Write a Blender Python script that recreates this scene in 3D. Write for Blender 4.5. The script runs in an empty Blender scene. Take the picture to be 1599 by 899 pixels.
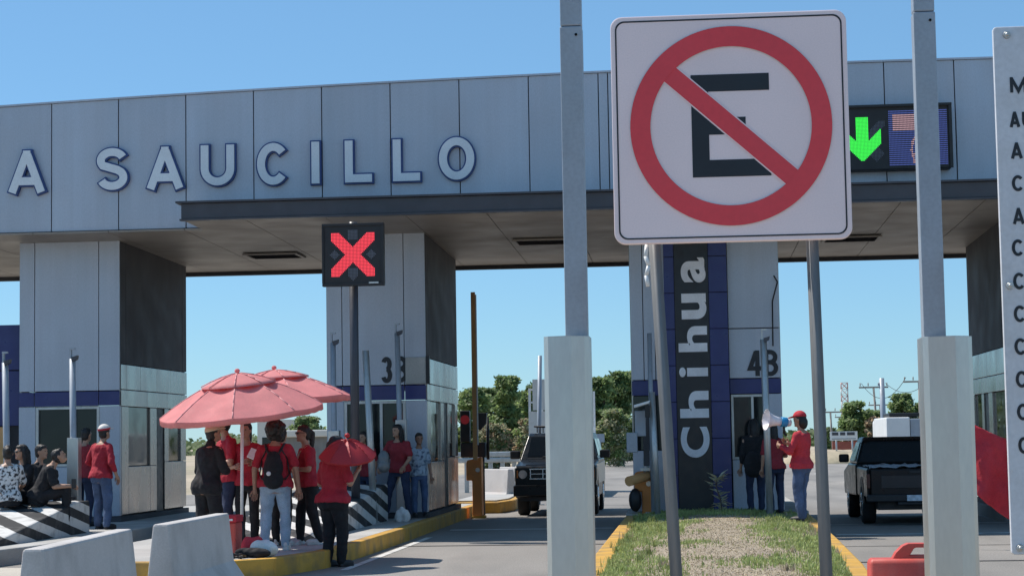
import bpy, bmesh, math, random
from mathutils import Vector, Matrix, noise
random.seed(7)
R = math.radians
scene = bpy.context.scene
col = scene.collection

# ------------------------------------------------------------------ camera, sky, sun, exposure
FPX, CX, CY, CAMH = 3050.0, 799.5, 449.5, 1.5
RT = Vector((0.99583202, 0.08969902, -0.01651302))
UP = Vector((0.02340636, -0.07634998, 0.99680631))
FW = Vector((-0.08815178, 0.99303815, 0.07813128))
cam = bpy.data.cameras.new('camera'); cam_o = bpy.data.objects.new('camera', cam); col.objects.link(cam_o)
cam.sensor_fit = 'HORIZONTAL'; cam.sensor_width = 36; cam.lens = FPX / 1599 * 36
cam.clip_start = .1; cam.clip_end = 6000
cam_o.matrix_world = Matrix(((RT.x, UP.x, -FW.x, 0), (RT.y, UP.y, -FW.y, 0), (RT.z, UP.z, -FW.z, CAMH), (0, 0, 0, 1)))
scene.camera = cam_o

SUN_EL, SUN_DIR = R(57), Vector((-.92, .40, 0)).normalized()
w = bpy.data.worlds.new('World'); scene.world = w; w.use_nodes = True
nt = w.node_tree; nt.nodes.clear()
sky = nt.nodes.new('ShaderNodeTexSky'); sky.sky_type = 'NISHITA'; sky.sun_disc = False
sky.sun_elevation = SUN_EL; sky.sun_rotation = math.atan2(SUN_DIR.x, SUN_DIR.y)
sky.altitude = 1200; sky.air_density = 1.0; sky.dust_density = .3; sky.ozone_density = 2.5
bg = nt.nodes.new('ShaderNodeBackground'); bg.inputs[1].default_value = .125
out = nt.nodes.new('ShaderNodeOutputWorld')
tint = nt.nodes.new('ShaderNodeVectorMath'); tint.operation = 'MULTIPLY'; tint.inputs[1].default_value = (.61, .835, .985)   # a deep dry-air blue
nt.links.new(sky.outputs[0], tint.inputs[0]); even = nt.nodes.new('ShaderNodeMix'); even.data_type = 'RGBA'; even.inputs[0].default_value = .35; even.inputs[7].default_value = (1.95, 4.0, 6.0, 1)
nt.links.new(tint.outputs[0], even.inputs[6]); nt.links.new(even.outputs[2], bg.inputs[0]); nt.links.new(bg.outputs[0], out.inputs[0])
sl = bpy.data.lights.new('sun', 'SUN'); sl.energy = 5.0; sl.angle = R(.5); sl.color = (1, .94, .86)
so = bpy.data.objects.new('sun', sl); col.objects.link(so)
sdir = Vector((SUN_DIR.x * math.cos(SUN_EL), SUN_DIR.y * math.cos(SUN_EL), math.sin(SUN_EL)))
so.rotation_euler = sdir.to_track_quat('Z', 'Y').to_euler(); so.location = (-20, 10, 40)
scene.view_settings.view_transform = 'Standard'; scene.view_settings.look = 'None'
scene.view_settings.gamma = 1; scene.view_settings.exposure = 0.1
scene.view_settings.use_curve_mapping = False
scene.render.engine = 'CYCLES'
scene.cycles.max_bounces = 8

# ------------------------------------------------------------------ photo pixel -> point of the place
def ray(px, py): return RT * ((px - CX) / FPX) - UP * ((py - CY) / FPX) + FW
def P(px, py, Y):
    d = ray(px, py); d = d * (Y / d.y); d.z += CAMH; return d
def XA(px, py, Y): return P(px, py, Y).x
def ZA(px, py, Y): return P(px, py, Y).z

# ------------------------------------------------------------------ materials
def mat(name, c, rough=.6, metal=0., var=.12, vscale=3., fine=.06, fscale=60., bump=0., bscale=80., spec=.5,
        trans=0., dirt=None, dirtscale=1.5, dirtamt=.5, stretch=None):
    m = bpy.data.materials.new(name); m.use_nodes = True
    n = m.node_tree; b = n.nodes['Principled BSDF']
    b.inputs['Roughness'].default_value = rough; b.inputs['Metallic'].default_value = metal
    b.inputs['Specular IOR Level'].default_value = spec
    tc = n.nodes.new('ShaderNodeTexCoord'); src = tc.outputs['Object']
    if stretch:
        mp = n.nodes.new('ShaderNodeMapping'); mp.inputs['Scale'].default_value = stretch
        n.links.new(src, mp.inputs[0]); src = mp.outputs[0]
    def nz(scale, det=4):
        t = n.nodes.new('ShaderNodeTexNoise'); t.inputs['Scale'].default_value = scale; t.inputs['Detail'].default_value = det
        n.links.new(src, t.inputs['Vector']); return t.outputs['Fac']
    def rng(fac, lo, hi):
        r = n.nodes.new('ShaderNodeMapRange'); r.inputs['From Min'].default_value = .3; r.inputs['From Max'].default_value = .7
        r.inputs['To Min'].default_value = lo; r.inputs['To Max'].default_value = hi
        n.links.new(fac, r.inputs['Value']); return r.outputs[0]
    f1 = rng(nz(vscale), 1 - var, 1 + var); f2 = rng(nz(fscale, 2), 1 - fine, 1 + fine)
    mu = n.nodes.new('ShaderNodeMath'); mu.operation = 'MULTIPLY'; n.links.new(f1, mu.inputs[0]); n.links.new(f2, mu.inputs[1])
    hs = n.nodes.new('ShaderNodeVectorMath'); hs.operation = 'SCALE'; hs.inputs[0].default_value = c[:3]
    n.links.new(mu.outputs[0], hs.inputs['Scale']); colr = hs.outputs[0]
    if dirt:
        mx = n.nodes.new('ShaderNodeMix'); mx.data_type = 'RGBA'
        n.links.new(colr, mx.inputs[6]); mx.inputs[7].default_value = (*dirt, 1)
        r = n.nodes.new('ShaderNodeMapRange'); r.inputs['From Min'].default_value = .48; r.inputs['From Max'].default_value = .75
        r.inputs['To Max'].default_value = dirtamt
        n.links.new(nz(dirtscale, 8), r.inputs['Value']); n.links.new(r.outputs[0], mx.inputs[0]); colr = mx.outputs[2]
    n.links.new(colr, b.inputs['Base Color'])
    r2 = rng(nz(vscale * 2.3), max(0, rough - .08), min(1, rough + .08)); n.links.new(r2, b.inputs['Roughness'])
    if bump:
        bp = n.nodes.new('ShaderNodeBump'); bp.inputs['Strength'].default_value = bump; bp.inputs['Distance'].default_value = .02
        n.links.new(nz(bscale, 6), bp.inputs['Height']); n.links.new(bp.outputs[0], b.inputs['Normal'])
    if trans:
        tr = n.nodes.new('ShaderNodeBsdfTranslucent'); n.links.new(colr, tr.inputs[0])
        ms = n.nodes.new('ShaderNodeMixShader'); ms.inputs[0].default_value = trans
        n.links.new(b.outputs[0], ms.inputs[1]); n.links.new(tr.outputs[0], ms.inputs[2])
        n.links.new(ms.outputs[0], n.nodes['Material Output'].inputs[0])
    return m

def emit(name, c, s):
    m = bpy.data.materials.new(name); m.use_nodes = True; b = m.node_tree.nodes['Principled BSDF']
    b.inputs['Base Color'].default_value = (c[0] * .3, c[1] * .3, c[2] * .3, 1)
    b.inputs['Emission Color'].default_value = (*c, 1); b.inputs['Emission Strength'].default_value = s
    return m

M = {}
M['panel'] = mat('grey_aluminium_panel', (.43, .46, .525), .38, .25, var=.05, vscale=1.2, dirt=(.34, .36, .4), dirtscale=.9, dirtamt=.35, stretch=(1, 1, .4))
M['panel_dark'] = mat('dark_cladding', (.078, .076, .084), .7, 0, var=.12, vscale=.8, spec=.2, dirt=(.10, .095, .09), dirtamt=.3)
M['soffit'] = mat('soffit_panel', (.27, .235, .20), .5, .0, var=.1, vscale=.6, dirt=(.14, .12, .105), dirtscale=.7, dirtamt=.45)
M['band'] = mat('dark_canopy_edge', (.05, .052, .065), .45, 0, var=.12)
M['seam'] = mat('dark_joint', (.03, .03, .035), .8)
M['blue'] = mat('blue_panel', (.022, .03, .15), .35, 0, var=.1, dirt=(.06, .07, .15), dirtamt=.3)
M['black_panel'] = mat('black_panel', (.012, .012, .016), .38, 0, var=.2)
M['steel'] = mat('brushed_stainless', (.38, .355, .335), .27, .85, var=.08, vscale=.9, dirt=(.22, .22, .21), dirtscale=.8, dirtamt=.5, fine=.03, fscale=14, stretch=(1, 1, .35))
M['galv'] = mat('galvanised_steel', (.50, .51, .50), .42, .65, var=.12, vscale=5, dirt=(.36, .33, .28), dirtscale=3.5, dirtamt=.5, fine=.1, stretch=(1, 1, .35))
M['galvpaint'] = mat('grey_painted_post', (.33, .37, .42), .5, .2, var=.07, vscale=4, dirt=(.22, .22, .22), dirtscale=5, dirtamt=.35)
M['galvdark'] = mat('weathered_steel', (.20, .205, .21), .55, .35, var=.1, vscale=4, dirt=(.28, .27, .25), dirtscale=6, dirtamt=.4, stretch=(1, 1, .3))
M['guard'] = mat('zinc_guard_box', (.56, .555, .53), .36, .88, var=.07, vscale=3, dirt=(.38, .35, .30), dirtscale=3.0, dirtamt=.5, fine=.03, stretch=(1, 1, .3))
M['white'] = mat('white_paint', (.74, .74, .73), .45, 0, var=.06, dirt=(.45, .42, .38), dirtamt=.3)
M['signwhite'] = mat('sign_sheeting', (.90, .73, .73), .4, 0, var=.03, vscale=2, fine=.03, fscale=200, dirt=(.5, .42, .42), dirtamt=.15)
M['boardwhite'] = mat('white_board', (.62, .64, .68), .45, 0, var=.04, vscale=2, dirt=(.4, .38, .36), dirtscale=6, dirtamt=.3)
M['signred'] = mat('sign_red', (.76, .055, .07), .4, 0, var=.05, fine=.03)
M['signblack'] = mat('sign_black', (.012, .014, .02), .45)
M['letter'] = mat('letter_face', (.66, .70, .74), .45, .1, var=.04)
M['letter_blue'] = mat('letter_edge_blue', (.025, .06, .2), .5)
M['letter_white'] = mat('letter_white', (.75, .75, .78), .5)
M['black'] = mat('black_plastic', (.015, .015, .017), .5)
M['rubber'] = mat('rubber', (.018, .018, .018), .85, var=.3, bump=.2)
M['glass'] = mat('dark_window_glass', (.012, .015, .016), .08, 0, spec=.4, var=.3, vscale=1)
M['orange'] = mat('orange_machine_paint', (.70, .24, .05), .5, 0, var=.1, dirt=(.42, .18, .07), dirtamt=.4)
M['woodarm'] = mat('boom_arm', (.66, .34, .13), .55, 0, var=.1)
M['concrete'] = mat('concrete', (.42, .41, .39), .85, 0, var=.12, vscale=1.5, fine=.1, bump=.25, bscale=30, dirt=(.22, .21, .19), dirtscale=1.1, dirtamt=.5)
M['barrier'] = mat('barrier_concrete', (.53, .50, .48), .8, 0, var=.07, vscale=1.5, fine=.07, bump=.15, bscale=40, dirt=(.24, .22, .2), dirtscale=2.0, dirtamt=.45)
M['yellow'] = mat('yellow_kerb_paint', (.56, .31, .05), .75, 0, var=.16, vscale=2.5, fine=.05, bump=.12, bscale=25, dirt=(.20, .15, .09), dirtscale=2.4, dirtamt=.95)
M['asphalt'] = mat('asphalt', (.245, .227, .206), .88, 0, var=.16, vscale=.35, fine=.2, fscale=45, bump=.4, bscale=60, dirt=(.13, .123, .115), dirtscale=.4, dirtamt=.85, stretch=(1.6, .35, 1))
M['roadconcrete'] = mat('concrete_lane', (.46, .42, .36), .88, 0, var=.12, vscale=.5, fine=.14, fscale=40, bump=.3, bscale=50, dirt=(.16, .15, .14), dirtscale=.6, dirtamt=.5)
M['dirt'] = mat('dry_dirt', (.40, .33, .24), .95, 0, var=.2, vscale=.08, fine=.15, fscale=4, bump=.3, dirt=(.19, .19, .1), dirtscale=.05, dirtamt=.7)
M['soil'] = mat('island_soil', (.34, .275, .21), .95, 0, var=.22, vscale=1.6, fine=.25, fscale=30, bump=.6, bscale=40, dirt=(.30, .27, .15), dirtscale=1.6, dirtamt=.5)
M['roadwhite'] = mat('road_paint', (.62, .61, .58), .8, 0, var=.15, vscale=2, dirt=(.2, .2, .19), dirtscale=2.5, dirtamt=.85)
M['tar'] = mat('tar_seal', (.035, .034, .034), .7, 0, var=.2)
M['grass_g'] = mat('green_grass_blade', (.32, .38, .13), .7, 0, var=.35, vscale=2.5, fine=.3, fscale=25, trans=.25)
M['grass_d'] = mat('dry_grass_blade', (.43, .36, .25), .8, 0, var=.25, vscale=2.5, fine=.3, fscale=25, trans=.2)
M['leaf_d'] = mat('leaf_dark', (.13, .19, .07), .6, 0, var=.35, vscale=.6, fine=.3, fscale=5, trans=.55)
M['leaf_m'] = mat('leaf_mid', (.18, .25, .09), .6, 0, var=.3, vscale=.6, fine=.3, fscale=5, trans=.55)
M['leaf_l'] = mat('leaf_light', (.27, .35, .13), .6, 0, var=.3, vscale=.6, fine=.3, fscale=5, trans=.55)
M['leaf_pale'] = mat('leaf_pale', (.68, .64, .46), .75, 0, var=.2, trans=.2)
M['pole_wood'] = mat('grey_pole_wood', (.30, .27, .24), .9, 0, var=.2)
M['leaf_dry'] = mat('leaf_dry', (.36, .34, .20), .75, 0, var=.25, trans=.3)
M['thatch'] = mat('dead_fronds', (.30, .2, .11), .9, 0, var=.3)
M['bark'] = mat('bark', (.13, .10, .075), .9, 0, var=.3, bump=.5)
M['umb'] = mat('faded_red_canvas', (.84, .35, .345), .8, 0, var=.08, vscale=4, fine=.05, bump=.25, bscale=12, trans=.42)
M['seamtape'] = mat('faded_pink_seam', (.80, .42, .42), .8, trans=.3)
M['umb2'] = mat('red_nylon', (.56, .045, .055), .5, 0, var=.06, trans=.35)
M['redcloth'] = mat('red_cloth', (.38, .018, .035), .85, 0, var=.12, vscale=8, fine=.12, fscale=90, bump=.3, bscale=22)
M['redbright'] = mat('bright_red_cloth', (.50, .03, .045), .85, 0, var=.1, vscale=8, fine=.1, bump=.3, bscale=22)
M['darkred'] = mat('dark_red_cloth', (.26, .02, .03), .85, 0, var=.15, vscale=8, bump=.3, bscale=22)
M['blackcloth'] = mat('black_cloth', (.013, .013, .016), .9, 0, var=.2, vscale=8, bump=.3, bscale=22)
M['navy'] = mat('navy_denim', (.022, .032, .07), .9, 0, var=.2, vscale=6, fine=.2, fscale=120, bump=.3, bscale=20)
M['denim'] = mat('blue_denim', (.065, .105, .20), .9, 0, var=.35, vscale=5, fine=.2, fscale=120, bump=.35, bscale=20)
M['denim_l'] = mat('light_denim', (.33, .42, .52), .9, 0, var=.25, vscale=5, fine=.15, fscale=120, bump=.35, bscale=20)
M['print'] = mat('black_and_white_print', (.62, .62, .62), .85, 0, var=.1, dirt=(.03, .03, .035), dirtscale=22, dirtamt=2.5)
M['bluprint'] = mat('light_blue_print', (.36, .45, .55), .85, 0, var=.1, dirt=(.06, .09, .15), dirtscale=18, dirtamt=1.5)
M['skin'] = mat('skin', (.40, .225, .15), .55, 0, var=.08, vscale=8, fine=.05)
M['skin2'] = mat('skin_darker', (.30, .16, .105), .55, 0, var=.08, vscale=8, fine=.05)
M['lips'] = mat('lips', (.30, .10, .09), .5)
M['eye'] = mat('eye', (.03, .02, .018), .2)
M['hair'] = mat('black_hair', (.012, .010, .010), .5, 0, var=.3, vscale=20, bump=.5, bscale=60)
M['beige'] = mat('beige_cap', (.55, .46, .33), .85, 0, var=.1)
M['capwhite'] = mat('white_cap', (.72, .68, .64), .8, 0, var=.08)
M['shoeblack'] = mat('black_shoe', (.02, .02, .022), .6)
M['shoewhite'] = mat('white_shoe', (.68, .66, .64), .6)
M['carblack'] = mat('black_car_paint', (.007, .008, .010), .32, 0, spec=.28, var=.05, fine=.02)
M['carwhite'] = mat('white_car_paint', (.66, .64, .6), .3, 0, var=.05, dirt=(.4, .36, .3), dirtamt=.35)
M['carglass'] = mat('car_glass', (.006, .007, .008), .12, 0, spec=.18, var=.2)
M['chrome'] = mat('dull_chrome', (.55, .56, .58), .25, .9, var=.1)
M['lamp'] = mat('headlamp_lens', (.35, .37, .4), .1, .3)
M['taillamp'] = mat('tail_lamp', (.05, .008, .009), .2)
M['plate'] = mat('licence_plate', (.55, .58, .63), .5, 0, var=.25, vscale=14)
M['redplastic'] = mat('red_plastic', (.56, .075, .055), .5, 0, var=.06, dirt=(.5, .22, .18), dirtscale=4, dirtamt=.4, bump=.06, bscale=12)
M['megawhite'] = mat('megaphone_white', (.78, .74, .78), .4)
M['megablue'] = mat('megaphone_blue', (.02, .25, .52), .4)
M['unlit'] = mat('unlit_led', (.13, .14, .17), .5)
M['led_red'] = emit('red_led', (1., .06, .09), 1.15)
M['led_green'] = emit('green_led', (.05, .95, .08), .95)
M['led_blue'] = emit('blue_led', (.10, .14, .50), .7)
M['led_pink'] = emit('pink_led', (.85, .50, .55), .75)
M['red_lens'] = emit('red_lens', (.9, .06, .08), .07)
M['brick'] = mat('red_wall', (.34, .10, .07), .9, 0, var=.25, vscale=1.2)
M['farhouse'] = mat('pale_render', (.62, .60, .56), .9, 0, var=.1, vscale=.4)
M['tower_r'] = mat('tower_red', (.56, .36, .33), .7); M['tower_w'] = mat('tower_white', (.7, .7, .68), .7)
M['cream'] = mat('cream_body_paint', (.42, .39, .34), .35, 0, var=.06, dirt=(.35, .3, .25), dirtamt=.3)
M['paper'] = mat('paper', (.75, .72, .68), .8)

# the aluminium sheets differ a little in tone, with faint rain streaks below the coping
n = M['panel'].node_tree; hs = [q for q in n.nodes if q.type == 'VECT_MATH'][0]; old = hs.inputs['Scale'].links[0].from_socket
tc = n.nodes.new('ShaderNodeTexCoord'); sx = n.nodes.new('ShaderNodeSeparateXYZ'); n.links.new(tc.outputs['Object'], sx.inputs[0])
def mth(op, a, b=None, c=None):
    q = n.nodes.new('ShaderNodeMath'); q.operation = op
    for i, v in enumerate((a, b, c)):
        if v is None: continue
        if isinstance(v, (int, float)): q.inputs[i].default_value = v
        else: n.links.new(v, q.inputs[i])
    return q.outputs[0]
cell = mth('FLOOR', mth('DIVIDE', mth('ADD', sx.outputs['X'], 10.77), 1.175)); wn = n.nodes.new('ShaderNodeTexWhiteNoise'); wn.noise_dimensions = '1D'; n.links.new(cell, wn.inputs['W'])
mp = n.nodes.new('ShaderNodeMapping'); mp.inputs['Scale'].default_value = (9, 9, .25); n.links.new(tc.outputs['Object'], mp.inputs[0])
st = n.nodes.new('ShaderNodeTexNoise'); st.inputs['Scale'].default_value = 1; st.inputs['Detail'].default_value = 5; n.links.new(mp.outputs[0], st.inputs['Vector'])
n.links.new(mth('MULTIPLY', old, mth('ADD', mth('MULTIPLY_ADD', wn.outputs['Value'], .09, .955), mth('MULTIPLY_ADD', st.outputs['Fac'], .16, -.08))), hs.inputs['Scale'])

def stripes(name, ang, k, a, b, off=0., axis=1):
    m = bpy.data.materials.new(name); m.use_nodes = True; n = m.node_tree; bs = n.nodes['Principled BSDF']; bs.inputs['Roughness'].default_value = .8
    tc = n.nodes.new('ShaderNodeTexCoord'); mp = n.nodes.new('ShaderNodeVectorMath'); mp.operation = 'DOT_PRODUCT'
    mp.inputs[1].default_value = (.43 * k, .18 * k, k)
    n.links.new(tc.outputs['Object'], mp.inputs[0])
    nz = n.nodes.new('ShaderNodeTexNoise'); nz.inputs['Scale'].default_value = 5; nz.inputs['Detail'].default_value = 7
    n.links.new(tc.outputs['Object'], nz.inputs['Vector'])
    ad = n.nodes.new('ShaderNodeMath'); ad.operation = 'MULTIPLY_ADD'; ad.inputs[1].default_value = .05; n.links.new(nz.outputs['Fac'], ad.inputs[0]); n.links.new(mp.outputs['Value'], ad.inputs[2])
    fr = n.nodes.new('ShaderNodeMath'); fr.operation = 'FRACT'; n.links.new(ad.outputs[0], fr.inputs[0])
    gt = n.nodes.new('ShaderNodeMath'); gt.operation = 'GREATER_THAN'; gt.inputs[1].default_value = .5; n.links.new(fr.outputs[0], gt.inputs[0])
    mx = n.nodes.new('ShaderNodeMix'); mx.data_type = 'RGBA'; mx.inputs[6].default_value = (*a, 1); mx.inputs[7].default_value = (*b, 1)
    n.links.new(gt.outputs[0], mx.inputs[0])
    m2 = n.nodes.new('ShaderNodeMix'); m2.data_type = 'RGBA'; m2.inputs[7].default_value = (.14, .135, .13, 1); n.links.new(mx.outputs[2], m2.inputs[6])
    r = n.nodes.new('ShaderNodeMapRange'); r.inputs['From Min'].default_value = .5; r.inputs['From Max'].default_value = .75; r.inputs['To Max'].default_value = .6
    n.links.new(nz.outputs['Fac'], r.inputs['Value']); n.links.new(r.outputs[0], m2.inputs[0]); n.links.new(m2.outputs[2], bs.inputs['Base Color'])
    return m
M['stripe'] = stripes('black_white_hazard_stripes', 0, 3.6, (.02, .02, .022), (.60, .59, .57))

# ------------------------------------------------------------------ mesh building
def tag(o, label, cat, group=None):
    o['label'] = label; o['category'] = cat
    if group: o['group'] = group
    return o
def thing(name, label, cat, loc=(0, 0, 0), rz=0., group=None):
    o = bpy.data.objects.new(name, None); col.objects.link(o); o.empty_display_size = .1
    o.location = loc; o.rotation_euler = (0, 0, rz); return tag(o, label, cat, group)

class MB:
    def __init__(s): s.b = bmesh.new(); s.mi = 0
    def face(s, vs):
        f = s.b.faces.new([s.b.verts.new(v) for v in vs]); f.material_index = s.mi; return f
    def poly(s, pts, fs):
        v = [s.b.verts.new(p) for p in pts]
        for f in fs:
            q = s.b.faces.new([v[i] for i in f]); q.material_index = s.mi
    def box(s, a, c):
        x0, y0, z0 = [min(a[i], c[i]) for i in range(3)]; x1, y1, z1 = [max(a[i], c[i]) for i in range(3)]
        s.poly([(x0, y0, z0), (x1, y0, z0), (x1, y1, z0), (x0, y1, z0), (x0, y0, z1), (x1, y0, z1), (x1, y1, z1), (x0, y1, z1)],
               [(0, 3, 2, 1), (4, 5, 6, 7), (0, 1, 5, 4), (1, 2, 6, 5), (2, 3, 7, 6), (3, 0, 4, 7)]); return s
    def prism(s, pts, d):          # planar polygon extruded by vector d
        n = len(pts); d = Vector(d); a = [Vector(p) for p in pts]; v = a + [p + d for p in a]
        s.poly(v, [tuple(range(n))[::-1], tuple(range(n, 2 * n))] + [(i, (i + 1) % n, n + (i + 1) % n, n + i) for i in range(n)]); return s
    def loft(s, rings, caps=True):
        n = len(rings[0]); v = [[s.b.verts.new(p) for p in r] for r in rings]
        for a, c in zip(v, v[1:]):
            for i in range(n):
                f = s.b.faces.new((a[i], a[(i + 1) % n], c[(i + 1) % n], c[i])); f.material_index = s.mi; f.smooth = True
        if caps:
            f = s.b.faces.new(v[0][::-1]); f.material_index = s.mi
            f = s.b.faces.new(v[-1]); f.material_index = s.mi
        return s
    def tube(s, p, q, r0, r1=None, n=12, caps=True):
        p, q = Vector(p), Vector(q); r1 = r0 if r1 is None else r1; d = (q - p).normalized()
        u = d.orthogonal().normalized(); w_ = d.cross(u)
        def ring(c, r): return [c + u * (r * math.cos(2 * math.pi * i / n)) + w_ * (r * math.sin(2 * math.pi * i / n)) for i in range(n)]
        return s.loft([ring(p, r0), ring(q, r1)], caps)
    def path(s, pts, r, n=8):
        for a, c in zip(pts, pts[1:]): s.tube(a, c, r, n=n)
        return s
    def ell(s, c, r, rot=None, seg=16):
        c = Vector(c); rows = []
        mrot = rot or Matrix.Identity(3)
        k = seg // 2
        for i in range(1, k):
            t = math.pi * i / k
            rows.append([c + mrot @ Vector((r[0] * math.sin(t) * math.cos(2 * math.pi * j / seg), r[1] * math.sin(t) * math.sin(2 * math.pi * j / seg), -r[2] * math.cos(t))) for j in range(seg)])
        v = [[s.b.verts.new(p) for p in rw] for rw in rows]
        b0 = s.b.verts.new(c + mrot @ Vector((0, 0, -r[2]))); b1 = s.b.verts.new(c + mrot @ Vector((0, 0, r[2])))
        fs = []
        for a, d in zip(v, v[1:]):
            for j in range(seg): fs.append(s.b.faces.new((a[j], a[(j + 1) % seg], d[(j + 1) % seg], d[j])))
        for j in range(seg):
            fs.append(s.b.faces.new((b0, v[0][(j + 1) % seg], v[0][j]))); fs.append(s.b.faces.new((b1, v[-1][j], v[-1][(j + 1) % seg])))
        for f in fs: f.smooth = True; f.material_index = s.mi
        return s
    def limb(s, pts, rs):
        for i, (a, c) in enumerate(zip(pts, pts[1:])):
            s.tube(a, c, rs[i], rs[i + 1], 14)
        for a, r in zip(pts, rs): s.ell(a, (r, r, r), seg=14)
        return s
    def mesh(s, name='m', normals=True):
        if normals: bmesh.ops.recalc_face_normals(s.b, faces=s.b.faces[:])
        me = bpy.data.meshes.new(name); s.b.to_mesh(me); s.b.free(); return me
    def build(s, name, m, parent=None, local=False, bevel=0., smooth=False, normals=True):
        me = s.mesh(name, normals)
        return link(name, me, m, parent, local, bevel, smooth)

def link(name, me, m, parent=None, local=False, bevel=0., smooth=False):
    for q in (m if isinstance(m, (list, tuple)) else [m]): me.materials.append(q)
    if smooth:
        for p in me.polygons: p.use_smooth = True
    o = bpy.data.objects.new(name, me); col.objects.link(o)
    if parent is not None:
        o.parent = parent
        if not local:
            root = parent
            while root.parent: root = root.parent
            me.transform(Matrix.Translation(-root.location))
    elif not local:
        xs = [v.co for v in me.vertices]
        c = Vector(((min(v.x for v in xs) + max(v.x for v in xs)) / 2, (min(v.y for v in xs) + max(v.y for v in xs)) / 2, min(v.z for v in xs)))
        me.transform(Matrix.Translation(-c)); o.location = c
    if bevel:
        bv = o.modifiers.new('bevel', 'BEVEL'); bv.width = bevel; bv.segments = 2; bv.limit_method = 'ANGLE'; bv.angle_limit = R(35)
    return o

def structure(o): o['kind'] = 'structure'; return o
def stuff(o, label, cat): o['kind'] = 'stuff'; return tag(o, label, cat)
def dup(root, loc=None, label=None, rz=None):
    r = root.copy(); col.objects.link(r)
    if loc is not None: r.location = loc
    if rz is not None: r.rotation_euler.z = rz
    if label: r['label'] = label
    for ch in list(root.children):
        c = ch.copy(); col.objects.link(c); c.parent = r
        for g in list(ch.children):
            d = g.copy(); col.objects.link(d); d.parent = c
    return r

def glyph(txt, depth, offset=0., cap=0):
    """flat letter(s) as a mesh in x (right), z (up), front at y=0 growing to +y, unit box 0..1"""
    cu = bpy.data.curves.new('t', 'FONT'); cu.body = txt; cu.size = 1; cu.offset = offset; cu.extrude = .01; cu.resolution_u = 8
    if len(txt) > 1: cu.space_character = 1.05
    o = bpy.data.objects.new('t', cu); col.objects.link(o)
    bpy.context.view_layer.update()
    me = bpy.data.meshes.new_from_object(o.evaluated_get(bpy.context.evaluated_depsgraph_get()))
    bpy.data.objects.remove(o); bpy.data.curves.remove(cu)
    me.materials.clear()
    x0 = min(v.co.x for v in me.vertices); x1 = max(v.co.x for v in me.vertices)
    y0 = min(v.co.y for v in me.vertices); y1 = max(v.co.y for v in me.vertices)
    for v in me.vertices:
        x, y, z = v.co
        v.co = ((x - x0) / (x1 - x0), 0 if z > 0 else depth, (y - y0) / (y1 - y0))
    return me, (x1 - x0) / (y1 - y0)
def arc(cx, cz, rx, rz, a0, a1, n=18): return [(cx + rx * math.cos(R(a0 + (a1 - a0) * i / n)), cz + rz * math.sin(R(a0 + (a1 - a0) * i / n))) for i in range(n + 1)]
def strokes(ch, W, H, w):
    """centre lines of a bold sans letter, drawn in a W x H box with pen width w; closed lines end where they begin"""
    h = w / 2; L, Rg, B, T, C, Mz = h, W - h, h, H - h, W / 2, H / 2
    rx, rz = (W - w) / 2, (H - w) / 2
    if ch == 'I': return [[(C, 0), (C, H)]]
    if ch == 'L': return [[(L, H), (L, B), (W, B)]]
    if ch == 'U': r = rx; return [[(L, H), (L, B + r)] + arc(C, B + r, r, r, 180, 360)[1:] + [(Rg, H)]]
    if ch == 'O': return [arc(C, Mz, rx, rz, 0, 360, 40)]
    if ch == 'C': return [arc(C, Mz, rx, rz, 42, 318, 34)]
    if ch == 'A': q = h * 1.05; return [[(q, 0), (C - h * .15, T)], [(W - q, 0), (C + h * .15, T)], [(W * .24, H * .27), (W * .76, H * .27)], [(C - h * .95, T), (C + h * .95, T)]]
    if ch == 'M': return [[(L, 0), (L, H)], [(Rg, 0), (Rg, H)], [(L, H - h * .6), (C, h), (Rg, H - h * .6)]]
    if ch == 'S':
        r2 = (T - B) / 4; rx2 = rx
        return [arc(C, T - r2, rx2, r2, 22, 215, 20) + arc(C, B + r2, rx2, r2, 62, 62, 1)[:1] + arc(C, B + r2, rx2, r2, 40, -158, 22)]
    if ch == '3':
        r1 = (T - B) * .235; r2 = (T - B) / 2 - r1
        return [arc(C, T - r1, rx * .92, r1, 160, -90, 22), arc(C, B + r2, rx, r2, 90, -160, 24)]
    if ch == 'B':
        m = H * .53; r1 = (T - m) / 2; r2 = (m - B) / 2; x1, x2 = Rg - r1 * 1.1, Rg - r2
        return [[(L, 0), (L, H)], [(L, T), (x1, T)] + arc(x1, m + r1, r1, r1, 90, -90, 12)[1:-1] + [(x1, m), (L, m)], [(x2, m)] + arc(x2, B + r2, r2, r2, 90, -90, 12)[1:-1] + [(x2, B), (L, B)]]
    if ch == '4': return [[(W * .70, 0), (W * .70, H)], [(W * .62, H - h * .5), (h * .9, H * .30), (W, H * .30)]]
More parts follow.
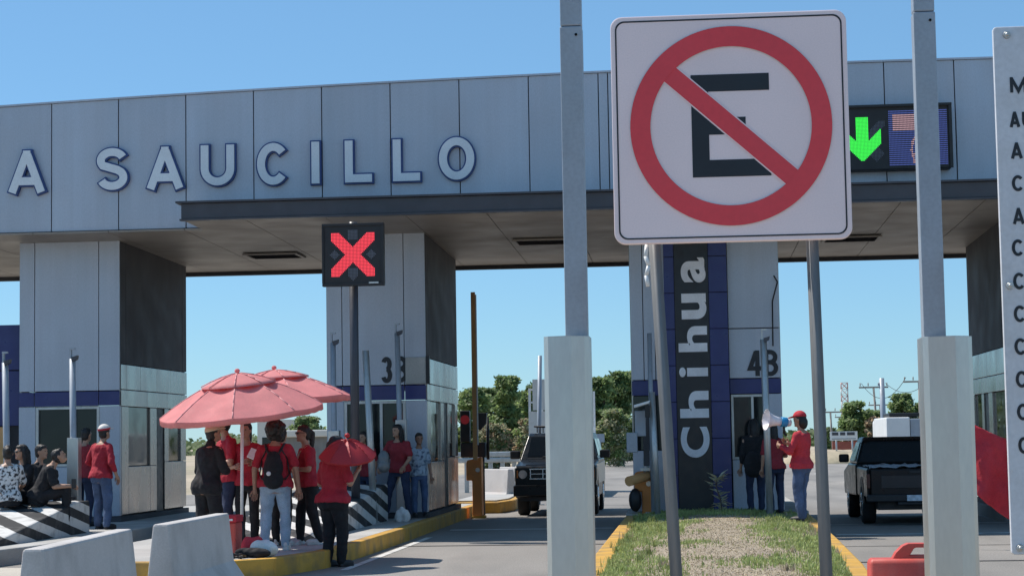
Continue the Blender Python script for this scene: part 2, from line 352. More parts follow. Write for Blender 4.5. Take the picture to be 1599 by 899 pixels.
def pen(mb, pts, w, x0, z0, y0, depth):
    n = len(pts); P2 = [Vector(p) for p in pts]; closed = (P2[0] - P2[-1]).length < 1e-5
    l, r = [], []
    for i, p in enumerate(P2):
        a = P2[i - 1] if i else (P2[-2] if closed else None); c = P2[i + 1] if i < n - 1 else (P2[1] if closed else None)
        d1 = (p - a).normalized() if a is not None else None; d2 = (c - p).normalized() if c is not None else None
        d1 = d1 or d2; d2 = d2 or d1; nr = Vector((-(d1 + d2).y, (d1 + d2).x)).normalized(); k = max(.45, nr.dot(Vector((-d1.y, d1.x))))
        l.append(p + nr * (w / 2 / k)); r.append(p - nr * (w / 2 / k))
    f = lambda q, y: (x0 + q.x, y, z0 + q.y)
    v = [f(q, y0) for q in l] + [f(q, y0) for q in r] + [f(q, y0 + depth) for q in l] + [f(q, y0 + depth) for q in r]
    fs = []
    for i in range(n - 1): fs += [(i, i + 1, n + i + 1, n + i), (2 * n + i, 3 * n + i, 3 * n + i + 1, 2 * n + i + 1), (i, 2 * n + i, 2 * n + i + 1, i + 1), (n + i, n + i + 1, 3 * n + i + 1, 3 * n + i)]
    if not closed: fs += [(0, n, 3 * n, 2 * n), (n - 1, 3 * n - 1, 4 * n - 1, 2 * n - 1)]
    mb.poly(v, fs)
def put_stroke(name, ch, m, parent, x0, x1, z0, z1, y0, depth, w, grow=0., fine=.0008):
    """grow widens the pen on every side (for an outline behind the face)"""
    mb = MB()
    for i, pts in enumerate(strokes(ch, x1 - x0, z1 - z0, w)):
        pts = [tuple(p) for p in pts]
        if grow and (abs(pts[0][0] - pts[-1][0]) + abs(pts[0][1] - pts[-1][1])) > 1e-5:
            a, c = Vector(pts[0]), Vector(pts[1]); pts[0] = tuple(a + (a - c).normalized() * grow); a, c = Vector(pts[-1]), Vector(pts[-2]); pts[-1] = tuple(a + (a - c).normalized() * grow)
        pen(mb, pts, w + 2 * grow, x0, z0, y0 - fine * i, depth + fine * i)
    return mb.build(name, m, parent)
def put_glyph(name, txt, m, parent, x0, x1, z0, z1, yfront, depth=.02, offset=0., rot90=False):
    me, asp = glyph(txt, depth, offset)
    if rot90:     # reads bottom to top: letter's up points to -x, letter's right points to +z
        for v in me.vertices:
            x, y, z = v.co; v.co = (x1 - (x1 - x0) * z, y + yfront, z0 + (z1 - z0) * x)
    else:
        for v in me.vertices:
            x, y, z = v.co; v.co = (x0 + (x1 - x0) * x, y + yfront, z0 + (z1 - z0) * z)
    return link(name, me, m, parent)

def remesh(me, vox, smooth=2, amp=0., freq=9., seed=0.):
    o = bpy.data.objects.new('t', me); col.objects.link(o)
    md = o.modifiers.new('r', 'REMESH'); md.mode = 'VOXEL'; md.voxel_size = vox
    bpy.context.view_layer.update()
    m2 = bpy.data.meshes.new_from_object(o.evaluated_get(bpy.context.evaluated_depsgraph_get()))
    bpy.data.objects.remove(o); bpy.data.meshes.remove(me)
    bm = bmesh.new(); bm.from_mesh(m2)
    for i in range(smooth): bmesh.ops.smooth_vert(bm, verts=bm.verts[:], factor=.5, use_axis_x=True, use_axis_y=True, use_axis_z=True)
    if amp:
        bm.normal_update()
        off = Vector((seed * 3.1, seed * 1.7, seed))
        for v in bm.verts:
            q = Vector((v.co.x, v.co.y, v.co.z * .8)) * freq + off
            v.co += v.normal * amp * (noise.noise(q) + .6 * noise.noise(q * 2.3))
    bm.to_mesh(m2); bm.free()
    for p in m2.polygons: p.use_smooth = True
    return m2

# ================================================================== SETTING
def sheet(name, pts, z, m, div=None):
    mb = MB(); mb.face([(x, y, z) for x, y in pts]); return structure(mb.build(name, m, normals=False))
g = sheet('ground', [(-900, -60), (900, -60), (900, 3000), (-900, 3000)], -.03, M['dirt'])
sheet('road', [(-24, -20), (16, -20), (16, 44), (9.6, 70), (9.6, 420), (-9.5, 420), (-10.5, 70), (-24, 44)], 0, M['asphalt'])
sheet('concrete_lane', [(-16, 2), (-5.4, 2), (-5.4, 21.5), (-6.2, 24), (-9, 24.4), (-16, 25)], .004, M['roadconcrete'])
# lane markings and seals on the asphalt
def strip(name, x0, y0, x1, y1, m, z=.005):
    return sheet(name, [(x0, y0), (x1, y0), (x1, y1), (x0, y1)], z, m)
strip('stop_line', -4.1, 33.3, -1.3, 33.62, M['roadwhite']); strip('stop_line', 2.2, 30.1, 5.6, 30.3, M['roadwhite'])
strip('stop_line', 2.2, 33.6, 5.6, 33.75, M['roadwhite'])
strip('expansion_joint', -4.3, 28.35, -1.15, 28.47, M['tar']); strip('expansion_joint', 2.0, 23.6, 5.6, 23.72, M['tar'])
strip('expansion_joint', 2.0, 27.0, 5.6, 27.06, M['tar']); strip('edge_line', -4.18, 23.2, -4.08, 31, M['roadwhite'])
for i in range(8): strip('lane_line', -5.5, 66 + i * 15, -5.3, 71 + i * 15, M['roadwhite'])
for i in range(8): strip('lane_line', 5.0, 60 + i * 15, 5.2, 65 + i * 15, M['roadwhite'])

# ---- grass island in front of the booth marked 4B
def kerb_line(mb, pts, wd, z0, z1, side):
    """kerb along a polyline, thickness wd to the inner side"""
    n = len(pts)
    for (a, c) in zip(pts, pts[1:]):
        a = Vector((*a, 0)); c = Vector((*c, 0)); d = (c - a).normalized(); nrm = Vector((-d.y, d.x, 0)) * side
        p = [a, c, c + nrm * wd, a + nrm * wd]
        mb.prism([(q.x, q.y, z0) for q in p], (0, 0, z1 - z0))
isl_L = [(-1.08, 3), (-1.08, 10), (-1.08, 16), (-1.08, 22), (-1.08, 28), (-1.08, 33.2)]
isl_R = [(1.2, 3), (1.38, 12), (1.72, 20), (1.84, 25), (1.93, 30), (1.98, 33.2)]
mb = MB(); kerb_line(mb, isl_L, .24, -.02, .22, -1); kerb_line(mb, isl_R, .22, -.02, .22, 1)
mb.prism([(-.835, 33.03, -.02), (1.755, 33.03, -.02), (1.755, 33.2, -.02), (-.835, 33.2, -.02)], (0, 0, .27))
structure(mb.build('kerb', M['yellow'], bevel=.02))
def island_z(x, y):
    t = (x + 1.0) / 2.85
    return .205 + .10 * max(0, math.sin(math.pi * min(max(t, 0), 1))) + .02 * noise.noise(Vector((x * 1.2, y * .7, 0)))
def island_x(y):
    xr = isl_R[0][0]
    for a, c in zip(isl_R, isl_R[1:]):
        if a[1] <= y <= c[1]: xr = a[0] + (c[0] - a[0]) * (y - a[1]) / (c[1] - a[1])
    return -.85, xr - .20
mb = MB(); nx, ny = 22, 140; vv = []
for j in range(ny + 1):
    y = 3 + 30.05 * j / ny; xa, xb = island_x(y)
    vv.append([mb.b.verts.new((xa + (xb - xa) * i / nx, y, island_z(xa + (xb - xa) * i / nx, y))) for i in range(nx + 1)])
for j in range(ny):
    for i in range(nx):
        f = mb.b.faces.new((vv[j][i], vv[j][i + 1], vv[j + 1][i + 1], vv[j + 1][i])); f.smooth = True
structure(mb.build('island_ground', M['soil'], normals=False))
sheet('plinth', [(-1.0, 33.2), (1.95, 33.2), (1.95, 42), (-1.0, 42)], .26, M['concrete'])
mb = MB(); mb.box((-1.08, 33.21, -.02), (1.98, 42, .255)); structure(mb.build('kerb', M['concrete']))

def blade(mb, x, y, z, h, wd, a, lean):
    dx, dy = math.cos(a) * wd, math.sin(a) * wd; lx, ly = -math.sin(a) * lean, math.cos(a) * lean
    p0, p1 = (x - dx, y - dy, z), (x + dx, y + dy, z)
    m0, m1 = (x - dx * .7 + lx * .4, y - dy * .7 + ly * .4, z + h * .6), (x + dx * .7 + lx * .4, y + dy * .7 + ly * .4, z + h * .6)
    mb.poly([p0, p1, m1, m0, (x + lx, y + ly, z + h)], [(0, 1, 2, 3), (3, 2, 4)])
gg, gd = MB(), MB(); rr = random.Random(3)
def greenness(x, y, xa, xb):
    t = (x - xa) / (xb - xa); e = min(t, 1 - t)
    v = .22 - 1.75 * e + .75 * noise.noise(Vector((x * 1.3, y * .55, 4))) + .35 * noise.noise(Vector((x * 4, y * 2, 9)))
    if y > 29.6: v += .35 * min(1, (y - 29.6) / 1.5)
    if t < .3: v += .16
    return v
for k in range(74000):
    y = 16.5 + 16.5 * rr.random() ** 1.15; xa, xb = island_x(y); x = xa + (xb - xa) * rr.random()
    gn = greenness(x, y, xa, xb); h = rr.uniform(.015, .055)
    if gn > rr.uniform(-.45, .55) * (1 if rr.random() < .8 else .6): blade(gg, x, y, island_z(x, y) - .005, h * rr.uniform(.8, 1.4), rr.uniform(.004, .009), rr.uniform(0, 6.28), rr.uniform(-.04, .04))
    elif rr.random() < .55: blade(gd, x, y, island_z(x, y) - .005, h * .45, rr.uniform(.004, .008), rr.uniform(0, 6.28), rr.uniform(-.06, .06))
for k in range(90):                # taller ragged tufts, mostly along the kerbs
    y = 16.5 + 16.2 * rr.random(); xa, xb = island_x(y); t_ = rr.random() ** 2 * .3; x = xa + (xb - xa) * (t_ if rr.random() < .55 else 1 - t_)
    rad_ = rr.uniform(.03, .12); hh = rr.uniform(.06, .15); tgt = gg if rr.random() < .7 else gd
    for q in range(28):
        a = rr.uniform(0, 6.28); d_ = rad_ * rr.random(); blade(tgt, x + d_ * math.cos(a), y + d_ * math.sin(a), island_z(x, y) - .005, hh * rr.uniform(.5, 1.1), rr.uniform(.004, .008), rr.uniform(0, 6.28), rr.uniform(-.06, .06))
stuff(gg.build('green_grass', M['grass_g'], normals=False), 'green grass in patches along the edges of the traffic island', 'grass')
stuff(gd.build('dry_grass', M['grass_d'], normals=False), 'dry straw coloured turf over the middle of the traffic island', 'dry grass')

# ---- island in front of the booth marked 3B, and the one at far left
mb = MB()
K = [(-7.6, 21.9), (-5.3, 21.6), (-4.75, 22.2), (-4.42, 23.6), (-4.35, 26), (-4.33, 30), (-4.35, 33), (-4.38, 42)]
kerb_line(mb, K, .16, -.02, .215, 1); structure(mb.build('kerb', M['yellow'], bevel=.02))
mb = MB(); top = [(x, y) for x, y in [(-7.6, 22.06), (-5.36, 21.78), (-4.88, 22.3), (-4.58, 23.64), (-4.51, 26), (-4.49, 30), (-4.51, 33), (-4.54, 42)]] + [(-7.6, 42)]
mb.prism([(x, y, -.02) for x, y in top], (0, 0, .232)); structure(mb.build('island_top', M['concrete']))
mb = MB(); mb.prism([(x, y, -.02) for x, y in [(-15, 24.2), (-9.1, 24.2), (-8.9, 26), (-8.9, 42), (-15, 42)]], (0, 0, .232)); structure(mb.build('island_top', M['concrete']))
mb = MB(); kerb_line(mb, [(-15, 24.03), (-9.0, 24.03), (-8.74, 26), (-8.74, 42)], .16, -.02, .215, 1); structure(mb.build('kerb', M['concrete'], bevel=.02))
mb = MB(); mb.prism([(x, y, -.02) for x, y in [(5.3, 27), (5.7, 25), (9, 25), (9, 42), (5.3, 42)]], (0, 0, .24)); structure(mb.build('island_top', M['concrete']))

# hazard-striped wedge in front of each booth
def wedge(label, x0, x1, y0, y1, z0, z1, yb):
    mb = MB(); n = 10
    # top skin, side walls, back
    mb.poly([(x0, y0, .21), (x1, y0, .21), (x1, yb, .21), (x0, yb, .21), (x0, y0, z0), (x1, y0, z0), (x1, y1, z1), (x0, y1, z1), (x1, yb, z1), (x0, yb, z1)],
            [(0, 1, 5, 4), (4, 5, 6, 7), (7, 6, 8, 9), (0, 4, 7, 9, 3), (1, 2, 8, 6, 5), (2, 3, 9, 8)])
    o = mb.build('crash_wedge', M['stripe'], bevel=.03); tag(o, label, 'crash wedge', 'striped crash wedges in front of the booths')
wedge('black and white striped concrete wedge behind the group under the red umbrellas', -6.4, -5.04, 25.0, 32.3, .26, .82, 32.6)
wedge('black and white striped concrete wedge that the group in black sits on', -13.4, -9.22, 25.5, 29.0, .28, .70, 29.6)

# ================================================================== CANOPY
def ztop(x): return 7.65 - .0013 * (x - 3) ** 2
canopy = thing('toll_canopy', 'wide grey panelled toll plaza canopy with large raised lettering', 'toll canopy', (0, 32.4, 0))
XL, XR = -19.0, 11.0
seams = [-10.77 + 1.175 * k for k in range(-7, 9)] + [-1.21 + 1.143 * k for k in range(0, 11)]
seams = sorted(set(round(s, 3) for s in seams if XL < s < XR)); edges = [XL] + seams + [XR]
mb = MB()
for a, c in zip(edges, edges[1:]):
    gp = .008
    if c - a < .05: continue
    mb.prism([(a + gp, 32.4, 5.2), (c - gp, 32.4, 5.2), (c - gp, 32.4, ztop(c)), (a + gp, 32.4, ztop(a))], (0, .05, 0))
mb.build('fascia', M['panel'], canopy, bevel=.006)
mb = MB()
for a, c in zip(edges, edges[1:]): mb.prism([(a, 32.435, 5.21), (c, 32.435, 5.21), (c, 32.435, ztop(c) - .01), (a, 32.435, ztop(a) - .01)], (0, .2, 0))
mb.build('fascia_backing', M['seam'], canopy)
mb = MB(); n = 24
for i in range(n):
    a = XL + (XR - XL) * i / n; c = XL + (XR - XL) * (i + 1) / n
    mb.prism([(a, 32.37, ztop(a) + .003), (c, 32.37, ztop(c) + .003), (c, 32.37, ztop(c) + .035), (a, 32.37, ztop(a) + .035)], (0, .3, 0))
mb.build('coping', M['panel'], canopy)
# roof deck
mb = MB(); mb.box((XL, 32.64, 5.25), (XR, 39.4, 5.5)); mb.build('roof_deck', M['panel_dark'], canopy)
# soffit panels with joints
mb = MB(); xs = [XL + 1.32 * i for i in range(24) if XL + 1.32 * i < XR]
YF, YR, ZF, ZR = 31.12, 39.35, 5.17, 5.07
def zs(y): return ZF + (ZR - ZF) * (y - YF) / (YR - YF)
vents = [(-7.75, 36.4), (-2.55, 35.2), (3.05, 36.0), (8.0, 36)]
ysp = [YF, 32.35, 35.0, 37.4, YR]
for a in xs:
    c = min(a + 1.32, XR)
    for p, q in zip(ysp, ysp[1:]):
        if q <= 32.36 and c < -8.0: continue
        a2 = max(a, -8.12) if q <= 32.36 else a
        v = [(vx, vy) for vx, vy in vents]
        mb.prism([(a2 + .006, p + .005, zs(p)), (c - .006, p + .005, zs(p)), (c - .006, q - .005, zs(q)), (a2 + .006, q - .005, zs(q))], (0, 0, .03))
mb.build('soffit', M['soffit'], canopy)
mb = MB(); mb.box((XL, 32.65, 5.21), (XR, 39.35, 5.245)); mb.box((-8.1, 31.14, 5.21), (XR, 32.38, 5.30)); mb.build('soffit_backing', M['seam'], canopy)
for vx, vy in vents:
    z = zs(vy) - .012
    mb = MB()
    for a, c in (((vx - .52, vy - .45, z - .03), (vx + .52, vy - .39, z)), ((vx - .52, vy + .39, z - .03), (vx + .52, vy + .45, z)), ((vx - .52, vy - .388, z - .03), (vx - .46, vy + .388, z)), ((vx + .46, vy - .388, z - .03), (vx + .52, vy + .388, z))): mb.box(a, c)
    vt = mb.build('ceiling_vent', M['soffit'], canopy)
    mb = MB(); mb.box((vx - .458, vy - .386, z - .004), (vx + .458, vy + .386, z + .006)); mb.build('vent_opening', M['seam'], vt)
    mb = MB()
    for i in range(5):
        yy = vy - .3 + i * .15; mb.prism([(vx - .455, yy, z - .03), (vx - .455, yy + .09, z - .006), (vx - .455, yy + .095, z - .010), (vx - .455, yy + .004, z - .034)], (.91, 0, 0))
    mb.build('louvre', M['panel_dark'], vt)
# dark front band with a thin lip, in front of the fascia
mb = MB(); mb.box((-8.14, 31.0, 5.19), (XR, 31.1, 5.44)); mb.build('edge_band', M['band'], canopy, bevel=.008)
mb = MB(); mb.box((-8.22, 30.94, 5.443), (XR, 32.395, 5.475)); mb.box((-8.16, 30.97, 5.160), (XR, 31.11, 5.187)); mb.box((-8.14, 31.102, 5.19), (-8.06, 32.39, 5.44)); mb.build('edge_lip', M['band'], canopy)
mb = MB(); mb.box((XL, 39.36, 4.99), (XR, 39.5, 5.55)); mb.build('rear_band', M['panel_dark'], canopy, bevel=.01)
mb = MB(); mb.box((XL, 32.41, 5.165), (-8.15, 32.60, 5.195)); mb.build('fascia_return', M['panel_dark'], canopy)
# recessed soffit lamps housings
# raised letters
LET = [('A', 10, 73, 233, 303), ('S', 149, 201, 229, 299), ('A', 226, 289, 227, 297), ('U', 311, 368, 224, 292), ('C', 399, 454, 221, 291),
       ('I', 484, 501, 219, 289), ('L', 536, 583, 217, 287), ('L', 611, 658, 215, 285), ('O', 683, 743, 212, 283)]
for ch, x0, x1, y0, y1 in LET:
    mid = (y0 + y1) / 2
    X0, X1 = XA(x0, mid, 32.3), XA(x1, mid, 32.3); Z1, Z0 = ZA((x0 + x1) / 2, y0, 32.3), ZA((x0 + x1) / 2, y1, 32.3)
    e = .026; w_ = .135
    lo = put_stroke('letter', ch, M['letter_blue'], canopy, X0 + e, X1 - e, Z0 + e, Z1 - e, 32.318, .078, w_, e)
    put_stroke('letter_face', ch, M['letter'], lo, X0 + e, X1 - e, Z0 + e, Z1 - e, 32.295, .02, w_)

# ================================================================== BOOTHS
def panels(mb, x0, x1, z0, z1, y, splits, t=.04, gap=.012):
    ed = [x0] + splits + [x1]
    for a, c in zip(ed, ed[1:]): mb.box((a + gap / 2, y, z0), (c - gap / 2, y + t, z1))
def sidepanels(mb, X, sgn, spl, z0, z1, t=.03, gap=.014):
    for a, c in zip(spl, spl[1:]): mb.box((X, a + gap / 2, z0), (X + sgn * t, c - gap / 2, z1))
def booth(label, x0, x1, zb=.21):
    t = thing('toll_booth', label, 'toll booth', ((x0 + x1) / 2, 33.6, 0), 0, 'toll booths under the canopy')
    wd = x1 - x0; Y0, Y1 = 33.6, 38.2
    mb = MB(); mb.box((x0 + .03, Y0 + .04, 2.52), (x1 - .03, Y1 - .03, 5.16)); mb.build('core', M['seam'], t)
    mb = MB(); panels(mb, x0, x1, 2.51, 5.15, Y0, [x0 + .28, x1 - .38]); mb.build('pillar_front', M['panel'], t, bevel=.005)
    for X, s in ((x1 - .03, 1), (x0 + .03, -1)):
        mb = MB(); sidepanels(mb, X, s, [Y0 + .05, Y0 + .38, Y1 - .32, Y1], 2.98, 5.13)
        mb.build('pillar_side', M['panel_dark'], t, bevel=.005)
        mb = MB(); sidepanels(mb, X, s, [Y0 + .05, Y0 + .38, 34.9, 36.0, 37.0, Y1], 2.53, 2.965, .035)
        sidepanels(mb, X, s, [Y0 + .05, 35.3, 36.7, Y1], 2.235, 2.515, .04)
        mb.build('steel_band', M['steel'], t, bevel=.004)
    mb = MB(); panels(mb, x0, x1, 2.245, 2.495, Y0 - .006, [x0 + .28, x1 - .38], .05); mb.build('blue_band', M['blue'], t, bevel=.004)
    # front of the booth: corner panels, window, apron
    mb = MB(); mb.box((x0 + .06, Y0 + .12, zb), (x1 - .06, Y1 - .06, 2.24)); mb.build('booth_body', M['panel_dark'], t)
    mb = MB(); mb.box((x1 - .36, Y0 - .003, zb + .1), (x1, Y0 + .1, 2.235)); mb.box((x0, Y0 - .003, zb + .1), (x0 + .30, Y0 + .1, 2.235)); mb.box((x0 + .305, Y0 - .003, zb + .1), (x1 - .365, Y0 + .1, 1.18)); mb.build('front_panel', M['panel'], t, bevel=.006)
    fw = MB(); a, c = x0 + .305, x1 - .365
    for q in (((a, Y0 + .0, 1.19), (a + .05, Y0 + .09, 2.23)), ((c - .05, Y0, 1.19), (c, Y0 + .09, 2.23)), ((a + .052, Y0, 1.19), (c - .052, Y0 + .09, 1.23)), ((a + .052, Y0, 2.19), (c - .052, Y0 + .09, 2.23)), (((a * .4 + c * .6) - .025, Y0, 1.232), ((a * .4 + c * .6) + .025, Y0 + .09, 2.188))): fw.box(*q)
    wo = fw.build('window', M['galv'], t); mb = MB(); mb.box((a + .04, Y0 + .05, 1.22), (c - .04, Y0 + .062, 2.2)); mb.build('pane', M['glass'], wo)
    for X, s in ((x1 - .055, 1), (x0 + .055, -1)):
        mb = MB(); sidepanels(mb, X, s, [Y0 + .11, 34.15], zb + .12, 2.225, .055)
        sidepanels(mb, X, s, [34.15, 35.55, 36.0], zb + .12, 1.16, .055); sidepanels(mb, X, s, [35.55, 36.0], 1.17, 2.225, .055)
        sidepanels(mb, X, s, [36.55, 38.15], zb + .12, 1.22, .055); sidepanels(mb, X, s, [36.55, 36.85], 1.23, 2.225, .055); sidepanels(mb, X, s, [37.75, 38.15], 1.23, 2.225, .055)
        mb.build('steel_cladding', M['steel'], t, bevel=.004)
    for X, s in ((x1 - .055, 1), (x0 + .055, -1)):
        for ya, yb_ in ((34.17, 35.54), (36.87, 37.74)):
            mb = MB(); mb.box((X, ya, 1.18 if ya < 35 else 1.24), (X + s * .02, yb_, 2.22)); sw = mb.build('side_window', M['glass'], t)
        mb = MB(); mb.box((X, 36.02, zb + .1), (X + s * .03, 36.53, 2.22)); mb.build('door', M['black'], t)
    mb = MB(); mb.box((x0 - .06, Y0 - .1, .2), (x1 + .04, Y1, zb + .09)); mb.build('plinth', M['panel_dark'], t)
    return t
bA = booth('leftmost grey toll booth, beside the person in the white cap', -11.75, -9.93)
bB = booth('grey toll booth numbered 3B beside the lane with the off-road car', -6.25, -4.5)
bC = booth('dark sided toll booth pillar between the right post and the white board', 5.42, 7.3)
def num(txt, cells, parent, y):
    for ch, x0, x1, y0, y1 in cells:
        X0, X1 = XA(x0, (y0 + y1) / 2, y), XA(x1, (y0 + y1) / 2, y); Z1, Z0 = ZA(x0, y0, y), ZA(x0, y1, y)
        put_stroke('numeral', ch, M['signblack'], parent, X0, X1, Z0, Z1, y, .012, .075)
num('3B', [('3', 595, 612, 557, 598), ('B', 618, 637, 556, 597)], bB, 33.585)
mb = MB(); mb.box((-4.86, 33.57, 2.52), (-4.5, 33.595, 2.98)); mb.build('corner_box', M['concrete'], bB, bevel=.01)
mb = MB(); mb.box((-4.50, 33.56, 2.52), (-4.44, 33.63, 3.0)); mb.build('corner_post', M['black'], bB)

# the middle booth is wider and has the name board on its face
x0, x1, Y0, Y1 = -.95, 1.6, 33.6, 38.2
t = thing('toll_booth', 'wide grey toll booth pillar numbered 4B behind the grass island', 'toll booth', (.3, 33.6, 0), 0, 'toll booths under the canopy')
mb = MB(); mb.box((x0 + .03, Y0 + .04, .26), (x1 - .03, Y1 - .03, 5.1)); mb.build('core', M['seam'], t)
mb = MB(); panels(mb, x0, -.35, 2.51, 5.1, Y0, [x0 + .22, x0 + .42]); panels(mb, .72, x1, 2.51, 3.35, Y0, []); panels(mb, .72, x1, 3.365, 5.1, Y0, []); mb.build('pillar_front', M['panel'], t, bevel=.005)
for a_, c_ in ((x0, -.35), (.72, x1)):
    mb = MB(); panels(mb, a_, c_, 2.245, 2.495, Y0 - .006, [], .05); mb.build('blue_band', M['blue'], t, bevel=.004)
mb = MB(); mb.box((x0, Y0, .27), (-.36, Y0 + .06, 1.3)); mb.build('front_panel', M['panel'], t, bevel=.006)
mb = MB(); mb.box((1.37, Y0 - .003, .27), (x1, Y0 + .06, 2.235)); mb.box((.74, Y0 - .003, .27), (1.365, Y0 + .06, 1.12)); mb.build('front_panel', M['panel'], t, bevel=.006)
mb = MB(); mb.box((.74, Y0, 1.13), (.78, Y0 + .07, 2.23)); mb.box((1.325, Y0, 1.13), (1.365, Y0 + .07, 2.23)); mb.box((.782, Y0, 1.13), (1.323, Y0 + .07, 1.17)); mb.box((.782, Y0, 2.19), (1.323, Y0 + .07, 2.23)); mb.box((1.08, Y0, 1.172), (1.12, Y0 + .07, 2.188)); wo = mb.build('window', M['galv'], t)
mb = MB(); mb.box((.77, Y0 + .036, 1.16), (1.33, Y0 + .05, 2.2)); mb.build('pane', M['glass'], wo)
mb = MB(); mb.box((x0 + .02, Y0 + .005, 1.32), (-.37, Y0 + .05, 2.23)); mb.build('window', M['glass'], t)
for X, s in ((x1 - .03, 1), (x0 + .03, -1)):
    mb = MB(); sidepanels(mb, X, s, [Y0 + .07, 34.6, 36.4, Y1], .3, 5.1, .035); mb.build('side_cladding', M['steel'], t, bevel=.004)
num('4B', [('4', 1168, 1189, 547, 587), ('B', 1193, 1215, 546, 587)], t, 33.585)
mb = MB(); mb.path([P(1208, 430, 33.5), P(1214, 440, 33.5), P(1206, 470, 33.5), P(1207, 540, 33.5)], .012); mb.build('cable', M['black'], t)

tot = thing('name_board', 'tall black board with blue tile edges and white upright lettering Chihua', 'sign board', (.17, 33.4, .26))
bx0, bx1 = XA(1040, 600, 33.4), XA(1139, 600, 33.4); ka, kb = XA(1056, 600, 33.4), XA(1110, 600, 33.4)
mb = MB(); mb.box((bx0, 33.42, .26), (bx1, 33.58, 5.08)); mb.build('backing', M['seam'], tot)
mb = MB(); mb.box((ka + .004, 33.385, .26), (kb - .004, 33.44, 5.08)); mb.build('black_panel', M['black_panel'], tot, bevel=.005)
for xa_, xb_ in ((bx0, ka), (kb, bx1)):
    mb = MB(); zt = .26
    while zt < 5.0:
        z2 = min(zt + .62, 5.08); mb.box((xa_, 33.40, zt), (xb_, 33.44, z2 - .01)); zt += .62
    mb.build('blue_tile_strip', M['blue'], tot, bevel=.004)
for ch, ya, yb in (('C', 714, 666), ('h', 652, 610), ('i', 588, 573), ('h', 549, 509), ('u', 498, 458), ('a', 441, 402)):
    Z0, Z1 = ZA(1085, ya, 33.36), ZA(1085, yb, 33.36); tall = ch in 'Chi'
    X0 = XA(1064 if tall else 1072, (ya + yb) / 2, 33.36) ; X1 = XA(1111 if ch != 'C' else 1112, (ya + yb) / 2, 33.36)
    off = {'C': .035, 'h': .03, 'i': .025, 'u': .035, 'a': .03}[ch]
    X0 = XA(1061 if tall else 1067, 600, 33.36); X1 = XA(1106, 600, 33.36)
    put_glyph('letter', ch, M['letter_white'], tot, X0, X1, Z0, Z1, 33.36, .024, off, rot90=True)

# blue slab at far left
t = thing('blue_wall_panel', 'dark blue tiled wall panel left of the leftmost grey pillar', 'wall panel', (-13, 33.9, 0))
mb = MB()
for a, c in ((-15.2, -13.5), (-13.49, -12.2), (-12.19, -11.8)):
    for p, q in ((1.92, 2.9), (2.91, 3.72)): mb.box((a, 33.8, p), (c - .01, 33.95, q - .01))
mb.build('blue_tile', M['blue'], t, bevel=.005)
mb = MB(); mb.box((-15.2, 33.87, .21), (-11.8, 34.3, 3.70)); mb.build('core', M['panel_dark'], t)
mb = MB(); mb.box((-12.35, 33.6, .21), (-12.02, 33.86, 1.9)); mb.build('machine_cabinet', M['woodarm'], t, bevel=.02)

# ================================================================== LANE SIGNALS
t = thing('lane_signal', 'black box with red lit cross on a dark pole before the 3B pillar', 'lane signal', P(553, 790, 30.2) * 1)
t.location.z = .2
px_, sx0, sx1 = XA(553, 600, 30.2), XA(506, 400, 30.1), XA(600, 400, 30.1)
sz1, sz0 = ZA(553, 351, 30.1), ZA(553, 446, 30.1)
mb = MB(); mb.tube((px_, 30.25, .2), (px_, 30.25, sz1 + .06), .07, n=16); mb.build('pole', M['band'], t)
mb = MB(); mb.box((sx0, 30.0, sz0), (sx1, 30.16, sz1)); mb.build('signal_box', M['black'], t, bevel=.015)
mb = MB()
for a, c in (((sx0 - .01, 29.975, sz1 - .03), (sx1 + .01, 30.1, sz1 + .012)), ((sx0 - .01, 29.975, sz0 - .012), (sx1 + .01, 30.1, sz0 + .03)), ((sx0 - .012, 29.975, sz0 + .032), (sx0 + .02, 30.1, sz1 - .032)), ((sx1 - .03, 29.975, sz0 + .032), (sx1 + .012, 30.1, sz1 - .032))): mb.box(a, c)
mb.build('frame', M['black'], t, bevel=.004)
def in_cross(u, v): return abs(u) < .74 and abs(v) < .74 and (abs(u - v) < .245 or abs(u + v) < .245)
def in_arrow(u, v): return (abs(u) < .16 and .5 < v < .82) or (abs(u) < .16 and abs(u) < v + .85 and v < -.45) or (abs(abs(u) - .62) + abs(v) < .17)
def in_arrow_old(u, v): return (abs(u) < .2 and -.1 < v < .85) or (v < -.0 and abs(u) < .72 and abs(u) < (v + .86) and abs(u) > (v + .35)) or (abs(u) < .75 and abs(abs(u) - .55) + abs(v - .0) < .2)
cxs, czs, hs = (sx0 + sx1) / 2, (sz0 + sz1) / 2, (sx1 - sx0) / 2
lit, un = MB(), [MB() for _ in range(4)]; N = 43
for i in range(N):
    for j in range(N):
        u, v = -1 + 2 * (i + .5) / N, -1 + 2 * (j + .5) / N; x, z = cxs + u * hs, czs + v * hs; d = .0083
        tgt = lit if in_cross(u, v) else un[(0 if v > 0 else 1) if abs(v) > abs(u) else (2 if u > 0 else 3)] if in_arrow(u, v) else None
        if tgt: tgt.poly([(x - d, 29.992, z - d), (x + d, 29.992, z - d), (x + d, 29.992, z + d), (x - d, 29.992, z + d)], [(0, 1, 2, 3)])
lit.build('lit_cross', M['led_red'], t, normals=False); [q.build('unlit_dots', M['unlit'], t, normals=False) for q in un]
mb = MB(); mb.box((cxs + .25, 29.97, sz0 + .02), (cxs + .40, 29.974, sz0 + .045)); mb.build('maker_plate', M['galv'], t)

